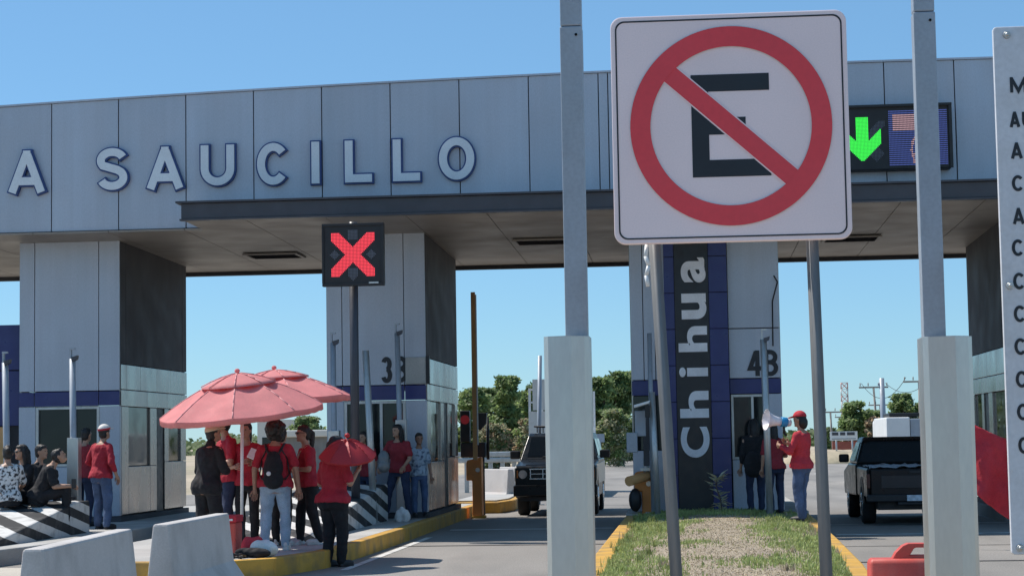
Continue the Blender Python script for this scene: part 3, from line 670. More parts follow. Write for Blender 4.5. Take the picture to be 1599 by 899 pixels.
Ya = 32.1
gx0, gx1 = XA(1296, 215, Ya), XA(1485, 215, Ya); gz1, gz0 = ZA(1410, 166, Ya), ZA(1410, 264, Ya); gxm = XA(1386, 215, Ya)
t = thing('lane_signal', 'wide black display with green down arrow and blue message panel on the canopy front', 'lane signal', ((gx0 + gx1) / 2, Ya, gz0))
mb = MB(); mb.box((gx0, Ya, gz0), (gx1, 32.39, gz1)); mb.build('signal_box', M['black'], t, bevel=.012)
mb = MB(); mb.box((gx0 - .02, Ya - .06, gz1 - .01), (gx1 + .02, Ya - .002, gz1 + .03)); mb.box((gx1 - .03, Ya - .05, gz0), (gx1 + .02, Ya - .003, gz1 - .012)); mb.build('hood', M['black'], t)
lit, un, un2, blu, pnk = MB(), MB(), MB(), MB(), MB(); dz = .0225
acx = XA(1346, 215, Ya); aw = .36; az0 = gz0 + .15; az1 = gz1 - .17
nz = int((gz1 - gz0 - .1) / dz)
def dot(mb, x, z, d, dh=None):
    dh = d if dh is None else dh
    mb.poly([(x - d, Ya - .004, z - dh), (x + d, Ya - .004, z - dh), (x + d, Ya - .004, z + dh), (x - d, Ya - .004, z + dh)], [(0, 1, 2, 3)])
x = gx0 + .05
while x < gxm - .03:
    for j in range(nz):
        z = gz0 + .05 + dz * j; u = x - acx; v = z - az0; Hh = az1 - az0
        stem = abs(u) < .095 and v > .12
        head = abs(u) < .31 and abs(u) - .02 < v < abs(u) + .225 and v > 0
        tip = v > abs(u) - .01 and v < .26 and abs(u) < .11
        if (stem and v < Hh) or head or tip: dot(lit, x, z, .0098)
        elif abs((u - .22) - (v - .5) * .9) < .09 and .36 < v < .66 or (abs(u - .22) + abs(v - .12) < .14): dot(un if v > .3 else un2, x, z, .007)
    x += dz
lit.build('lit_arrow', M['led_green'], t, normals=False); un.build('unlit_dots', M['unlit'], t, normals=False); un2.build('unlit_dots', M['unlit'], t, normals=False)
z = gz0 + .07; bw = gx1 - .06 - (gxm + .02)
pane = MB(); pane.box((gxm + .01, Ya - .0035, gz0 + .03), (gx1 - .04, Ya - .001, gz1 - .03)); pane.build('message_panel', M['black'], t)
while z < gz1 - .05:
    x = gxm + .03
    while x < gx1 - .06:
        u = (x - gxm) / bw; v = (z - gz0) / (gz1 - gz0)
        pk = (.10 < u < .72 and .62 < v < .88) or (.42 < u < .75 and (abs(v - .12) < .03 or abs(v - .22) < .02)) or (abs(math.hypot((u - .75) * 1.0, (v - .3) * 1.0) - .34) < .02 and u < .62 and v > .1) or (.5 < u < .6 and .42 < v < .5 and int(v * 40) % 2)
        (pnk if pk else blu).poly([(x - .009, Ya - .008, z - .007), (x + .009, Ya - .008, z - .007), (x + .009, Ya - .008, z + .007), (x - .009, Ya - .008, z + .007)], [(0, 1, 2, 3)])
        x += .0225
    z += .034
blu.build('lit_blue_rows', M['led_blue'], t, normals=False); pnk.build('lit_message', M['led_pink'], t, normals=False)

# ================================================================== SENSOR POSTS
def post(label, pxt, pyt, pxb, pyb, Y, r=.055, boxtop=None, hook=True, zb=.21, m='galvpaint', bw=.09):
    a, c = P(pxt, pyt, Y), P(pxb, pyb, Y); k = (c.z - zb) / (a.z - c.z) if abs(a.z - c.z) > .01 else 0
    base = c + (c - a) * k; base.z = zb
    t = thing('sensor_post', label, 'post', base, 0, 'thin sensor posts before the booths')
    mb = MB(); mb.tube(base, a, r, n=12); mb.build('pole', M[m], t)
    if hook:
        mb = MB(); mb.box((a.x - .035, Y - .035, a.z), (a.x - .01, Y + .03, a.z + .16)); mb.box((a.x - .035, Y - .05, a.z + .14), (a.x + .05, Y + .0, a.z + .17)); mb.build('bracket', M[m], t)
        mb = MB(); mb.prism([(a.x + .0, Y - .08, a.z + .02), (a.x + .10, Y - .08, a.z + .05), (a.x + .09, Y - .08, a.z - .01), (a.x + .02, Y - .08, a.z - .05)], (0, .1, 0)); mb.build('sensor', M['band'], t)
    if boxtop:
        zt = ZA(pxb, boxtop, Y); mb = MB(); mb.box((base.x - bw, Y - bw, zb), (base.x + bw, Y + bw, zt)); mb.build('guard_box', M['guard'], t, bevel=.008)
    mb = MB(); mb.box((base.x - .13, Y - .13, zb), (base.x + .13, Y + .13, zb + .02)); mb.build('base_plate', M['galv'], t)
    return t
post('pale post with square metal guard by the person in the white cap', 113, 560, 116, 837, 29.9, .05, 683)
post('pale post beside the dark blue wall panel', 8, 566, 11, 740, 29.5, .05)
post('slightly leaning bare post between the small red umbrella and the 3B numeral', 571, 547, 585, 820, 31.4, .055, None, False, .21, 'galv')
post('pale post in front of the 3B numeral with a guard box', 620, 520, 625, 690, 33.1, .045, 655)
post('thin post half behind the red umbrellas beside the dark signal pole', 520, 535, 522, 700, 31.5, .045, 672)
post('pale post in front of the 4B numeral beside the person with the megaphone', 1192, 530, 1202, 790, 31.3, .055, None, True, .26, 'galv')
post('thin post left of the upright name board', 1014, 520, 1018, 690, 33.0, .04, None, False, .26)
post('leaning pale post at the corner of the grass island', 1018, 612, 1027, 796, 32.2, .05, None, False, .25, 'galv')
# grey cabinet at the left post
p = P(100, 826, 29.7); mb = MB(); mb.box((p.x - .1, 29.62, .36), (p.x + .1, 29.8, .74)); t = thing('control_box', 'small grey control box beside the pale guard post at left', 'control box', (p.x, 29.7, .21))
mb.build('case', M['galvpaint'], t, bevel=.015); mb = MB(); mb.box((p.x + .102, 29.62, .34), (p.x + .16, 29.8, .76)); mb.build('door', M['black'], t, bevel=.01); mb = MB(); mb.box((p.x - .07, 29.66, .21), (p.x + .12, 29.76, .358)); mb.build('foot', M['panel_dark'], t)
# small things at the left face of booth 4B
pc = P(1003, 640, 32.2)
t = thing('surveillance_camera', 'white hooded camera and pale reader box left of the name board', 'camera', (pc.x, 32.2, pc.z - .6))
a = P(995, 635, 32.2); mb = MB(); mb.prism([(a.x - .05, 32.0, a.z - .02), (a.x + .2, 32.0, a.z + .05), (a.x + .22, 32.0, a.z + .1), (a.x - .05, 32.0, a.z + .03)], (0, .25, 0)); mb.build('housing', M['white'], t, bevel=.01)
a = P(999, 660, 32.4); mb = MB(); mb.box((a.x - .08, 32.35, a.z - .22), (a.x + .1, 32.45, a.z + .2)); mb.build('reader_panel', M['galvpaint'], t, bevel=.01)
a = P(988, 690, 32.4); mb = MB(); mb.box((a.x - .1, 32.3, a.z - .17), (a.x + .08, 32.5, a.z + .16)); mb.build('reader_box', M['galvpaint'], t, bevel=.012)
mb = MB(); a = P(1010, 700, 32.6); mb.box((a.x - .06, 32.75, 1.05), (a.x + .04, 32.82, 2.0)); mb.build('stand', M['panel_dark'], t, bevel=.01)
mb = MB(); a = P(1012, 640, 32.1); mb.box((a.x - .05, 32.0, a.z - .12), (a.x + .03, 32.1, a.z + .08)); mb.build('bracket', M['black'], t)

# ================================================================== GATES
def gate(label, x0, x1, Y, zt, raised):
    t = thing('barrier_gate', label, 'barrier gate', ((x0 + x1) / 2, Y, .0))
    mb = MB(); w_ = x1 - x0
    mb.prism([(x0 + w_ * .38, Y, .05), (x1, Y, .05), (x1, Y, zt), (x0 + .02, Y, zt - .06), (x0, Y, zt - .12), (x0, Y, zt * .62), (x0 + w_ * .38, Y, zt * .62)], (0, .34, 0)); mb.build('cabinet', M['orange'], t, bevel=.02)
    mb = MB(); mb.box((x0 + w_ * .3, Y + .02, .0), (x1 + .05, Y + .36, .05)); mb.build('base_plate', M['yellow'], t)
    mb = MB(); mb.tube(((x0 + x1) / 2 + .08, Y - .02, zt - .25), ((x0 + x1) / 2 + .08, Y + .0, zt - .25), .045, n=14); mb.build('lock', M['steel'], t)
    return t
gx = XA(743, 700, 38.4)
t = gate('orange barrier gate with its boom raised upright at the right side of booth 3B', XA(728, 750, 38.4), XA(752, 750, 38.4), 38.4, 1.2, True)
za, zb_ = ZA(743, 456, 38.35), 1.14
mb = MB(); mb.box((gx - .05, 38.33, zb_), (gx + .035, 38.37, za)); mb.build('boom', M['woodarm'], t)
mb = MB(); mb.box((gx + .037, 38.332, zb_ + .3), (gx + .06, 38.368, za - .05)); mb.build('boom_edge', M['white'], t)
t = gate('orange barrier gate with stub arm pointing left beside the grass island corner', XA(990, 750, 33.2), XA(1021, 750, 33.2), 33.2, 1.0, False)
mb = MB(); a, c = P(1014, 742, 33.1), P(982, 751, 32.6); mb.tube(a, c, .075, .085, n=14); mb.build('boom', M['woodarm'], t)
mb = MB(); mb.box((a.x - .15, 33.05, a.z + .08), (a.x + .02, 33.13, a.z + .13)); mb.tube((a.x - .05, 33.14, a.z), (a.x - .05, 33.14, a.z + .3), .05, n=12); mb.build('bracket', M['galv'], t)
mb = MB(); mb.ell(P(992, 780, 33.1), (.11, .11, .2)); mb.build('counterweight', M['black'], t)
# exit light at the rear of 3B
a = P(727, 655, 38.9); t = thing('traffic_light', 'black two-box traffic light with red lens behind booth 3B', 'traffic light', (a.x, 38.9, 0))
mb = MB(); mb.box((a.x - .1, 38.8, a.z - .45), (a.x + .09, 39, a.z + .18)); mb.box((a.x - .1, 38.8, a.z - .75), (a.x + .4, 39.05, a.z - .455)); mb.build('housing', M['black'], t, bevel=.02)
mb = MB(); mb.tube((a.x, 38.77, a.z), (a.x, 38.8, a.z), .09, n=18); mb.build('lens', M['red_lens'], t)
c = P(753, 656, 38.9); mb = MB(); mb.prism([(c.x - .1, 38.8, c.z + .15), (c.x + .1, 38.8, c.z + .15), (c.x + .08, 38.8, c.z - .06), (c.x - .04, 38.8, c.z - .2), (c.x - .1, 38.8, c.z - .16)], (0, .2, 0)); mb.build('visor', M['black'], t, bevel=.01)
mb = MB(); mb.tube((a.x + .3, 39.1, 0), (a.x + .3, 39.1, a.z - .5), .05); mb.tube((a.x + .42, 39.1, a.z - .8), (a.x + .42, 39.1, a.z + .05), .03); mb.build('pole', M['black'], t)
# yellow kerb block behind the gate
mb = MB(); xk, xk2 = XA(745, 790, 41), XA(788, 790, 41); mb.prism([(xk - .6, 41, 0), (xk2 - .1, 41, 0), (xk2 + .1, 42.5, 0), (xk2, 46, 0), (xk - .6, 46, 0)], (0, 0, .24)); structure(mb.build('kerb', M['yellow'], bevel=.03))
mb = MB(); mb.prism([(xk - .5, 41.2, .24), (xk2 - .2, 41.2, .24), (xk2 - .05, 42.5, .24), (xk2 - .15, 45.9, .24), (xk - .5, 45.9, .24)], (0, 0, .03)); structure(mb.build('island_top', M['concrete']))

# ================================================================== NEAR SIGNS AND POSTS
def rrect(cx, cz, hw, hh, r, n=8):
    pts = []
    for (sx, sz, a0) in ((1, -1, -90), (1, 1, 0), (-1, 1, 90), (-1, -1, 180)):
        for i in range(n + 1):
            a = R(a0 + 90 * i / n); pts.append((cx + sx * (hw - r) + r * math.cos(a), cz + sz * (hh - r) + r * math.sin(a)))
    return pts
def ring_plate(mb, o, i, y0, y1):
    n = len(o)
    v = [(x, y0, z) for x, z in o] + [(x, y0, z) for x, z in i] + [(x, y1, z) for x, z in o] + [(x, y1, z) for x, z in i]
    fs = []
    for k in range(n):
        q = (k + 1) % n
        fs += [(k, q, n + q, n + k), (2 * n + k, 3 * n + k, 3 * n + q, 2 * n + q), (k, 2 * n + k, 2 * n + q, q), (n + k, n + q, 3 * n + q, 3 * n + k)]
    mb.poly(v, fs)
SY = 5.9
scx, scz, shw, shh = .148, 2.437, .357, .349
sg = thing('no_parking_sign', 'large square no parking sign with red slashed circle over black letter E', 'road sign', (.15, SY, .3))
mb = MB(); mb.prism([(x, SY, z) for x, z in rrect(scx, scz, shw, shh, .035)], (0, .02, 0)); mb.build('plate', M['signwhite'], sg, bevel=.004)
mb = MB(); ring_plate(mb, rrect(scx, scz, shw - .014, shh - .014, .028), rrect(scx, scz, shw - .0185, shh - .0185, .025), SY - .0015, SY + .001); mb.build('border', M['signblack'], sg)
ux, uz = scx + .002, scz + .004
def circ(r, n=96): return [(ux + r * math.cos(2 * math.pi * i / n), uz + r * math.sin(2 * math.pi * i / n)) for i in range(n)]
mb = MB()
ex0, ex1, ez0, ez1, st = ux - .118, ux + .118, uz - .155, uz + .158, .052
tt = .052
mb.prism([(x, SY - .0015, z) for x, z in ((ex0, ez0), (ex1, ez0), (ex1, ez0 + tt), (ex0 + tt, ez0 + tt), (ex0 + tt, uz - .026), (ex0 + .163, uz - .026), (ex0 + .163, uz + .026), (ex0 + tt, uz + .026), (ex0 + tt, ez1 - tt), (ex1, ez1 - tt), (ex1, ez1), (ex0, ez1))], (0, .003, 0)); mb.build('letter', M['signblack'], sg)
sang = R(-42); dx_, dz_ = math.cos(sang), math.sin(sang); L_ = .268
def slashpts(hw): return [(ux - dx_ * L_ - dz_ * hw, uz - dz_ * L_ + dx_ * hw), (ux - dx_ * L_ + dz_ * hw, uz - dz_ * L_ - dx_ * hw), (ux + dx_ * L_ + dz_ * hw, uz + dz_ * L_ - dx_ * hw), (ux + dx_ * L_ - dz_ * hw, uz + dz_ * L_ + dx_ * hw)]
mb = MB(); mb.prism([(x, SY - .003, z) for x, z in slashpts(.0315)], (0, .0012, 0)); mb.build('slash_edge', M['signwhite'], sg)
mb = MB(); mb.prism([(x, SY - .0045, z) for x, z in slashpts(.0275)], (0, .0012, 0)); mb.build('slash', M['signred'], sg)
mb = MB(); ring_plate(mb, circ(.3075), circ(.2395), SY - .002, SY + .001); mb.build('ring_edge', M['white'], sg)
mb = MB(); ring_plate(mb, circ(.304), circ(.243), SY - .006, SY - .0022); mb.build('ring', M['signred'], sg)
def chan(mb, a, c, w_, d):    # folded steel channel along a->c
    a, c = Vector(a), Vector(c)
    prof = [(-w_, d), (-w_ * .55, d), (-w_ * .5, 0), (w_ * .5, 0), (w_ * .55, d), (w_, d), (w_, d + .004), (w_ * .5, d + .004), (w_ * .44, .005), (-w_ * .44, .005), (-w_ * .5, d + .004), (-w_, d + .004)]
    mb.loft([[a + Vector((x, y, 0)) for x, y in prof], [c + Vector((x, y, 0)) for x, y in prof]])
mb = MB(); a, c = P(1022, 380, 5.94), P(1056, 899, 5.94); k = (c.z - .26) / (a.z - c.z); bb = c + (c - a) * k; chan(mb, bb, a + (a - c) * .5, .0185, .018); mb.build('leg', M['galvdark'], sg)
mb = MB(); a, c = P(1269, 380, 5.94), P(1291, 899, 5.94); k = (c.z - .26) / (a.z - c.z); bb = c + (c - a) * k; chan(mb, bb, a + (a - c) * .5, .0185, .018); mb.build('leg', M['galvdark'], sg)
mb = MB()
for bx in (P(1003, 30, 5.9), P(1247, 30, 5.9)): pass
cp = [P(1010, 383, 5.93), P(1008, 400, 5.92), P(1013, 415, 5.92), P(1009, 430, 5.92), P(1012, 447, 5.92)]
mb.path(cp, .006); mb.build('cord', M['white'], sg)

def gantry_post(label, pl, pr, gl, gr, pyt, Y, seam_y):
    x0, x1 = XA(pl, 480, Y), XA(pr, 480, Y); g0, g1 = XA(gl, 650, Y), XA(gr, 650, Y); zt = ZA((gl + gr) / 2, pyt, Y)
    t = thing('steel_post', label, 'steel post', ((x0 + x1) / 2, Y, .2), 0, 'square steel posts either side of the no parking sign')
    zs_ = ZA((pl + pr) / 2, seam_y, Y)
    mb = MB(); mb.box((x0, Y, .25), (x1, Y + .09, zs_ - .002)); mb.build('post', M['galvpaint'], t, bevel=.006)
    mb = MB(); mb.box((x0 + .002, Y + .002, zs_), (x1 - .002, Y + .088, 4.4)); mb.build('post_upper', M['galvpaint'], t, bevel=.006)
    mb = MB(); yy = Y - .06; dd = Y + .16; m_ = g0 + (g1 - g0) * .62; th = .004
    # folded guard: a shallow chevron front and returns, open at the back
    pr_ = [(g0, dd), (g0, yy + .03), (g0 + .02, yy), (m_, yy - .028), (g1 - .02, yy + .012), (g1, yy + .05), (g1, dd)]
    inn = [(g1 - th, dd), (g1 - th, yy + .052), (g1 - .021, yy + .016), (m_, yy - .023), (g0 + .021, yy + .005), (g0 + th, yy + .032), (g0 + th, dd)]
    mb.prism([(x, y, .22) for x, y in pr_ + inn], (0, 0, zt - .22)); mb.build('guard', M['guard'], t)
    mb = MB(); mb.prism([(x, y, zt) for x, y in pr_], (0, 0, .004)); mb.build('guard_cap', M['galv'], t)
    mb = MB()
    for i in range(3): mb.tube((x0 + .07, Y - .004, zs_ - .04 - .0 * i), (x0 + .07, Y + .001, zs_ - .04), .006, n=8)
    for q in (.35, 1.1): mb.tube((g0 + .07, yy - .012, zt - q), (g0 + .07, yy - .002, zt - q), .008, n=8)
    mb.build('bolt', M['galv'], t)
    return t
gantry_post('square steel post with wide metal guard left of the no parking sign', 882, 917, 852, 923, 527, 8.3, 40)
gantry_post('square steel post with wide metal guard right of the no parking sign', 1441, 1476, 1443, 1521, 527, 8.3, 17)

BY = 6.5
bx = XA(1565, 450, BY); bz1, bz0 = ZA(1565, 42, BY), ZA(1573, 866, BY)
bd = thing('notice_board', 'tall white notice board with a column of black capital letters', 'notice board', (bx + .4, BY, .2))
mb = MB(); mb.prism([(x, BY, z) for x, z in rrect(bx + .42, (bz0 + bz1) / 2, .42, (bz1 - bz0) / 2, .012, 4)], (0, .025, 0)); mb.build('panel', M['boardwhite'], bd, bevel=.004)
lets = [('M', 1577, 1603, 121, 145), ('A', 1576, 1593, 175, 199), ('U', 1596, 1614, 175, 199), ('A', 1578, 1597, 223, 248), ('C', 1580, 1599, 274, 299), ('A', 1581, 1600, 325, 350), ('C', 1580, 1599, 374, 400), ('C', 1582, 1601, 426, 452), ('C', 1583, 1602, 477, 503), ('C', 1584, 1603, 528, 554), ('C', 1586, 1605, 579, 605), ('C', 1588, 1607, 630, 656), ('C', 1590, 1608, 682, 708)]
for ch, x0, x1, y0, y1 in lets:
    put_stroke('letter', ch, M['signblack'], bd, XA(x0, (y0 + y1) / 2, BY), XA(x1, (y0 + y1) / 2, BY), ZA(x0, y1, BY), ZA(x0, y0, BY), BY - .002, .0015, .0098, 0, .0003)
mb = MB()
for px, py in ((1572, 55), (1577, 446), (1593, 855)):
    q = P(px, py, BY); mb.tube((q.x, BY - .01, q.z), (q.x, BY, q.z), .011, .013, 14); mb.ell((q.x, BY - .009, q.z), (.008, .008, .008), seg=10)
mb.build('bolt', M['galv'], bd)
mb = MB(); mb.box((bx + .36, BY + .03, .2), (bx + .42, BY + .08, bz1 - .05)); mb.build('leg', M['galv'], bd)

# concrete barriers bottom left
def barrier(label, A, B, h, zb=0., wb=.28, wt=.075):
    A, B = Vector((*A, 0)), Vector((*B, 0)); d = (B - A).normalized(); nr = Vector((d.y, -d.x, 0))
    prof = [(-wb, 0), (wb, 0), (wb, .08), (wb * .45, .31), (wt, h), (-wt, h), (-wb * .45, .31), (-wb, .08)]
    mb = MB(); sl_ = .025
    r0 = [A + nr * x + Vector((0, 0, zb + z)) + d * (sl_ * z) for x, z in prof]; r1 = [B + nr * x + Vector((0, 0, zb + z)) - d * (sl_ * z) for x, z in prof]
    n = 6; rings = [[a.lerp(c, i / n) for a, c in zip(r0, r1)] for i in range(n + 1)]
    mb.loft(rings)
    o = mb.build('concrete_barrier', M['barrier'], bevel=.02)
    for p in o.data.polygons: p.use_smooth = False
    return tag(o, label, 'concrete barrier', 'concrete road barriers')
barrier('grey concrete barrier farther from the beach umbrellas', (-4.62, 13.5), (-4.90, 16.7), .80)
barrier('grey concrete barrier next to the red cool box and umbrella pole', (-4.81, 17.55), (-4.90, 20.3), .80)
for i in range(2):
    Y = 46 + i * 3.2
    barrier(['white concrete barrier behind the yellow kerb block, nearest the orange gate', 'white concrete barrier behind the dark off-road car'][i], (XA(748 + 30 * i, 750, Y), Y + 1.0), (XA(800 + 20 * i, 750, Y), Y - .2), .85)
# guard rail
t = thing('guard_rail', 'grey steel guard rail beyond the orange gate with the raised boom', 'guard rail', (-5.6, 56, 0))
mb = MB(); ya = 58; xa, xb = XA(700, 730, ya), XA(812, 730, ya)
for z0 in (.98, 1.15): mb.box((xa, ya, z0 - .1), (xb, ya + .06, z0 + .05))
mb.build('rail', M['galv'], t, bevel=.03)
for i in range(6):
    mb = MB(); xx = xa + (xb - xa) * (i + .5) / 6; mb.box((xx - .06, ya + .07, 0), (xx + .06, ya + .2, 1.15)); mb.build('rail_post', M['galv'], t)

# red water barrier lower right
Yb = 16.5; x0, x1 = XA(1356, 880, Yb), XA(1470, 880, Yb); zt = ZA(1356, 871, Yb); zh = ZA(1430, 847, Yb)
t = thing('plastic_barrier', 'red plastic road barrier with carry handle at the foot of the right post', 'plastic barrier', ((x0 + x1) / 2 + .3, Yb, 0))
mb = MB(); xe = XA(1517, 880, Yb)
mb.loft([[(x0 + .02 - .05, Yb - .22, 0), (xe, Yb - .22, 0), (xe, Yb + .22, 0), (x0 - .03, Yb + .22, 0)], [(x0 - .01, Yb - .16, .1), (xe, Yb - .16, .1), (xe, Yb + .16, .1), (x0 - .01, Yb + .16, .1)], [(x0, Yb - .13, zt - .01), (xe, Yb - .13, zt - .01), (xe, Yb + .13, zt - .01), (x0, Yb + .13, zt - .01)], [(x0 + .03, Yb - .1, zt), (xe - .03, Yb - .1, zt), (xe - .03, Yb + .1, zt), (x0 + .03, Yb + .1, zt)]]); mb.build('body', M['redplastic'], t, bevel=.03)
hx0 = XA(1392, 860, Yb); ho = [(hx0, zt - .002), (hx0 + .03, zt + .05), (hx0 + .085, zh - .02), (hx0 + .13, zh), (hx0 + .42, zh), (hx0 + .47, zh - .02), (hx0 + .54, zt + .05), (hx0 + .57, zt - .002)]
hi = [(hx0 + .14, zt + .025), (hx0 + .145, zt + .03), (hx0 + .175, zh - .045), (hx0 + .19, zh - .035), (hx0 + .36, zh - .035), (hx0 + .38, zh - .045), (hx0 + .42, zt + .03), (hx0 + .425, zt + .025)]
mb = MB(); ring_plate(mb, ho, hi, Yb - .07, Yb + .07); mb.build('handle', M['redplastic'], t, bevel=.02)

# ================================================================== VEHICLES
def wheel(t, x, y, r, wd, sgn):
    mb = MB(); n = 28
    def ring(rad, xx): return [Vector((xx, y + rad * math.cos(2 * math.pi * i / n), r + rad * math.sin(2 * math.pi * i / n))) for i in range(n)]
    mb.loft([ring(r * .62, x - wd / 2), ring(r * .93, x - wd / 2), ring(r, x - wd * .36), ring(r, x + wd * .36), ring(r * .93, x + wd / 2), ring(r * .62, x + wd / 2)])
    o = mb.build('wheel', M['rubber'], t, local=True)
    mb = MB(); xo = x + sgn * (wd / 2 + .002); mb.loft([ring(r * .6, xo - sgn * .05), ring(r * .6, xo), ring(r * .52, xo + sgn * .012), ring(r * .2, xo - sgn * .03), ring(r * .16, xo + sgn * .02)]); mb.build('rim', M['chrome'], o, local=True)
def shell(outline, hw):     # side outline in (y,z) with half width per point -> closed body
    mb = MB(); n = len(outline)
    L = [Vector((-hw(y, z), y, z)) for y, z in outline]; Rr = [Vector((hw(y, z), y, z)) for y, z in outline]
    mb.poly(L + Rr, [tuple(range(n)), tuple(range(n, 2 * n))[::-1]] + [(i, n + i, n + (i + 1) % n, (i + 1) % n) for i in range(n)])
    return mb
# dark two-tone off-road car, front to the camera
Yc = 39.2; t = thing('offroad_car', 'boxy dark off-road car with pale sides driving out through the lane beside booth 3B', 'car', (-2.67, Yc, 0))
hwf = lambda y, z: .815 if z < 1.12 else .815 - (z - 1.12) * .30
lower = [(.12, .36), (.02, .46), (.02, .96), (.08, 1.01), (1.2, 1.09), (1.24, 1.115), (3.95, 1.115), (4.02, .98), (4.02, .5), (3.9, .36)]
b = shell(lower, hwf).build('body', M['carblack'], t, local=True, bevel=.025)
cab = [(1.24, 1.117), (1.72, 1.60), (1.85, 1.655), (3.75, 1.66), (3.85, 1.60), (3.98, 1.117)]
shell(cab, lambda y, z: .80 - (z - 1.117) * .28).build('cabin', M['carblack'], t, local=True, bevel=.01)
mb = MB()
for s in (-1, 1):
    mb.prism([(s * .818, .75, .62), (s * .818, 3.9, .62), (s * .818, 3.9, 1.05), (s * .818, .5, 1.02)], (s * .012, 0, 0))
    mb.prism([(s * .818, .08, .70), (s * .818, .40, .70), (s * .818, .45, 1.02), (s * .818, .08, .95)], (s * .012, 0, 0))
mb.build('side_panel', M['cream'], t, local=True, bevel=.004)
mb = MB(); mb.prism([(-.66, 1.30, 1.165), (.66, 1.30, 1.165), (.60, 1.675, 1.57), (-.60, 1.675, 1.57)], (0, -.012, .012)); mb.build('windscreen', M['carglass'], t, local=True)
for s in (-1, 1):
    mb = MB()
    for ya, yb in ((1.75, 2.65), (2.75, 3.75)): mb.prism([(s * .785, ya - (.25 if ya < 2 else 0), 1.18), (s * .785, yb, 1.18), (s * .70, yb, 1.53), (s * .70, ya, 1.53)], (s * .012, 0, 0))
    mb.build('side_window', M['carglass'], t, local=True)
mb = MB(); mb.box((-.52, -.012, .74), (.52, .04, .93)); gr = mb.build('grille', M['black'], t, local=True, bevel=.01)
mb = MB(); mb.box((-.52, -.02, .93), (.52, -.008, .948)); mb.box((-.52, -.02, .735), (.52, -.008, .752))
for i in range(5): mb.box((-.5 + i * .25 - .008, -.018, .754), (-.5 + i * .25 + .008, -.01, .928))
mb.box((-.5, -.0165, .835), (.5, -.0125, .848)); mb.build('grille_bar', M['chrome'], gr, local=True)
for s in (-1, 1):
    mb = MB(); mb.tube((s * .655, -.012, .835), (s * .655, .03, .835), .085, n=24); mb.build('headlight', M['lamp'], t, local=True)
    mb = MB(); mb.box((s * .78, .0, .76), (s * .70 + s * .05, .03, .91)); mb.build('turn_lamp', M['orange'], t, local=True)
    mb = MB(); mb.box((s * .83, 1.45, 1.13), (s * 1.04, 1.53, 1.30)); mb.build('mirror', M['black'], t, local=True, bevel=.03)
    for y in (.78, 3.15): wheel(t, s * .70, y, .35, .23, s)
mb = MB(); mb.box((-.84, -.12, .40), (.84, .05, .62)); mb.build('bumper', M['carblack'], t, local=True, bevel=.025)
mb = MB(); mb.box((-.72, .1, .3), (.72, 3.8, .42)); mb.build('underbody', M['black'], t, local=True)
mb = MB()
for i in range(9): mb.tube((-.5 + i * .125, 1.95, 1.67), (-.5 + i * .125, 1.95, 1.80), .012, n=6)
mb.tube((-.55, 1.95, 1.80), (.55, 1.95, 1.80), .018, n=8); mb.tube((-.55, 3.4, 1.80), (.55, 3.4, 1.80), .018, n=8); mb.tube((-.55, 1.95, 1.80), (-.55, 3.4, 1.80), .018, n=8); mb.tube((.55, 1.95, 1.80), (.55, 3.4, 1.80), .018, n=8)
for s in (-1, 1): mb.tube((s * .55, 3.4, 1.65), (s * .55, 3.4, 1.8), .015, n=6)
mb.build('roof_rack', M['black'], t, local=True)
mb = MB(); mb.prism([(-.60, .12, 1.012), (.60, .12, 1.012), (.62, 1.15, 1.088), (-.62, 1.15, 1.088)], (0, 0, .014)); mb.build('bonnet', M['carblack'], t, local=True, bevel=.006)
mb = MB()
for s in (-.35, .3): mb.tube((s, 1.27, 1.16), (s + .42, 1.36, 1.235), .008, n=6)
mb.build('wiper', M['black'], t, local=True)

# black pickup, tail to the camera
Yp = 33.0; t = thing('pickup_truck', 'black pickup truck seen from behind in the lane right of booth 4B', 'pickup truck', (3.72, Yp, 0))
hwp = lambda y, z: .80
mb = MB(); mb.prism([(-.78, .05, .46), (-.78, 2.0, .46), (-.78, 2.0, .96), (-.78, .05, .95)], (.06, 0, 0)); mb.prism([(.72, .05, .46), (.72, 2.0, .46), (.72, 2.0, .96), (.72, .05, .95)], (.06, 0, 0)); mb.box((-.719, .06, .5), (.719, 2.0, .58))
mb.build('bed', M['carblack'], t, local=True, bevel=.03)
front = [(2.0, .45), (4.5, .42), (4.62, .55), (4.6, .86), (3.55, 1.0), (2.0, 1.0)]
shell(front, hwp).build('body', M['carblack'], t, local=True, bevel=.03)
cab = [(2.02, 1.002), (2.16, 1.40), (2.28, 1.47), (3.0, 1.47), (3.1, 1.44), (3.62, 1.002)]
shell(cab, lambda y, z: .78 - (z - 1.0) * .30).build('cabin', M['carblack'], t, local=True, bevel=.04)
mb = MB(); mb.box((-.72, .0, .50), (.72, .055, .935)); tg = mb.build('tailgate', M['carblack'], t, local=True, bevel=.02)
mb = MB(); mb.box((-.55, -.008, .62), (.55, .002, .83)); mb.build('tailgate_recess', M['black_panel'], tg, local=True, bevel=.006); mb = MB(); mb.box((-.09, -.016, .86), (.09, 0, .91)); mb.build('handle', M['black'], tg, local=True, bevel=.006)
mb = MB(); mb.box((-.80, -.12, .40), (.80, .03, .52)); mb.box((-.3, -.11, .34), (.3, 0, .398)); mb.build('bumper', M['black'], t, local=True, bevel=.02)
mb = MB(); mb.box((-.15, -.14, .41), (.15, -.122, .51)); mb.build('licence_plate', M['plate'], t, local=True, bevel=.006)
mb = MB(); mb.prism([(-.62, 2.055, 1.06), (.62, 2.055, 1.06), (.56, 2.165, 1.385), (-.56, 2.165, 1.385)], (0, -.01, 0)); mb.build('rear_window', M['carglass'], t, local=True)
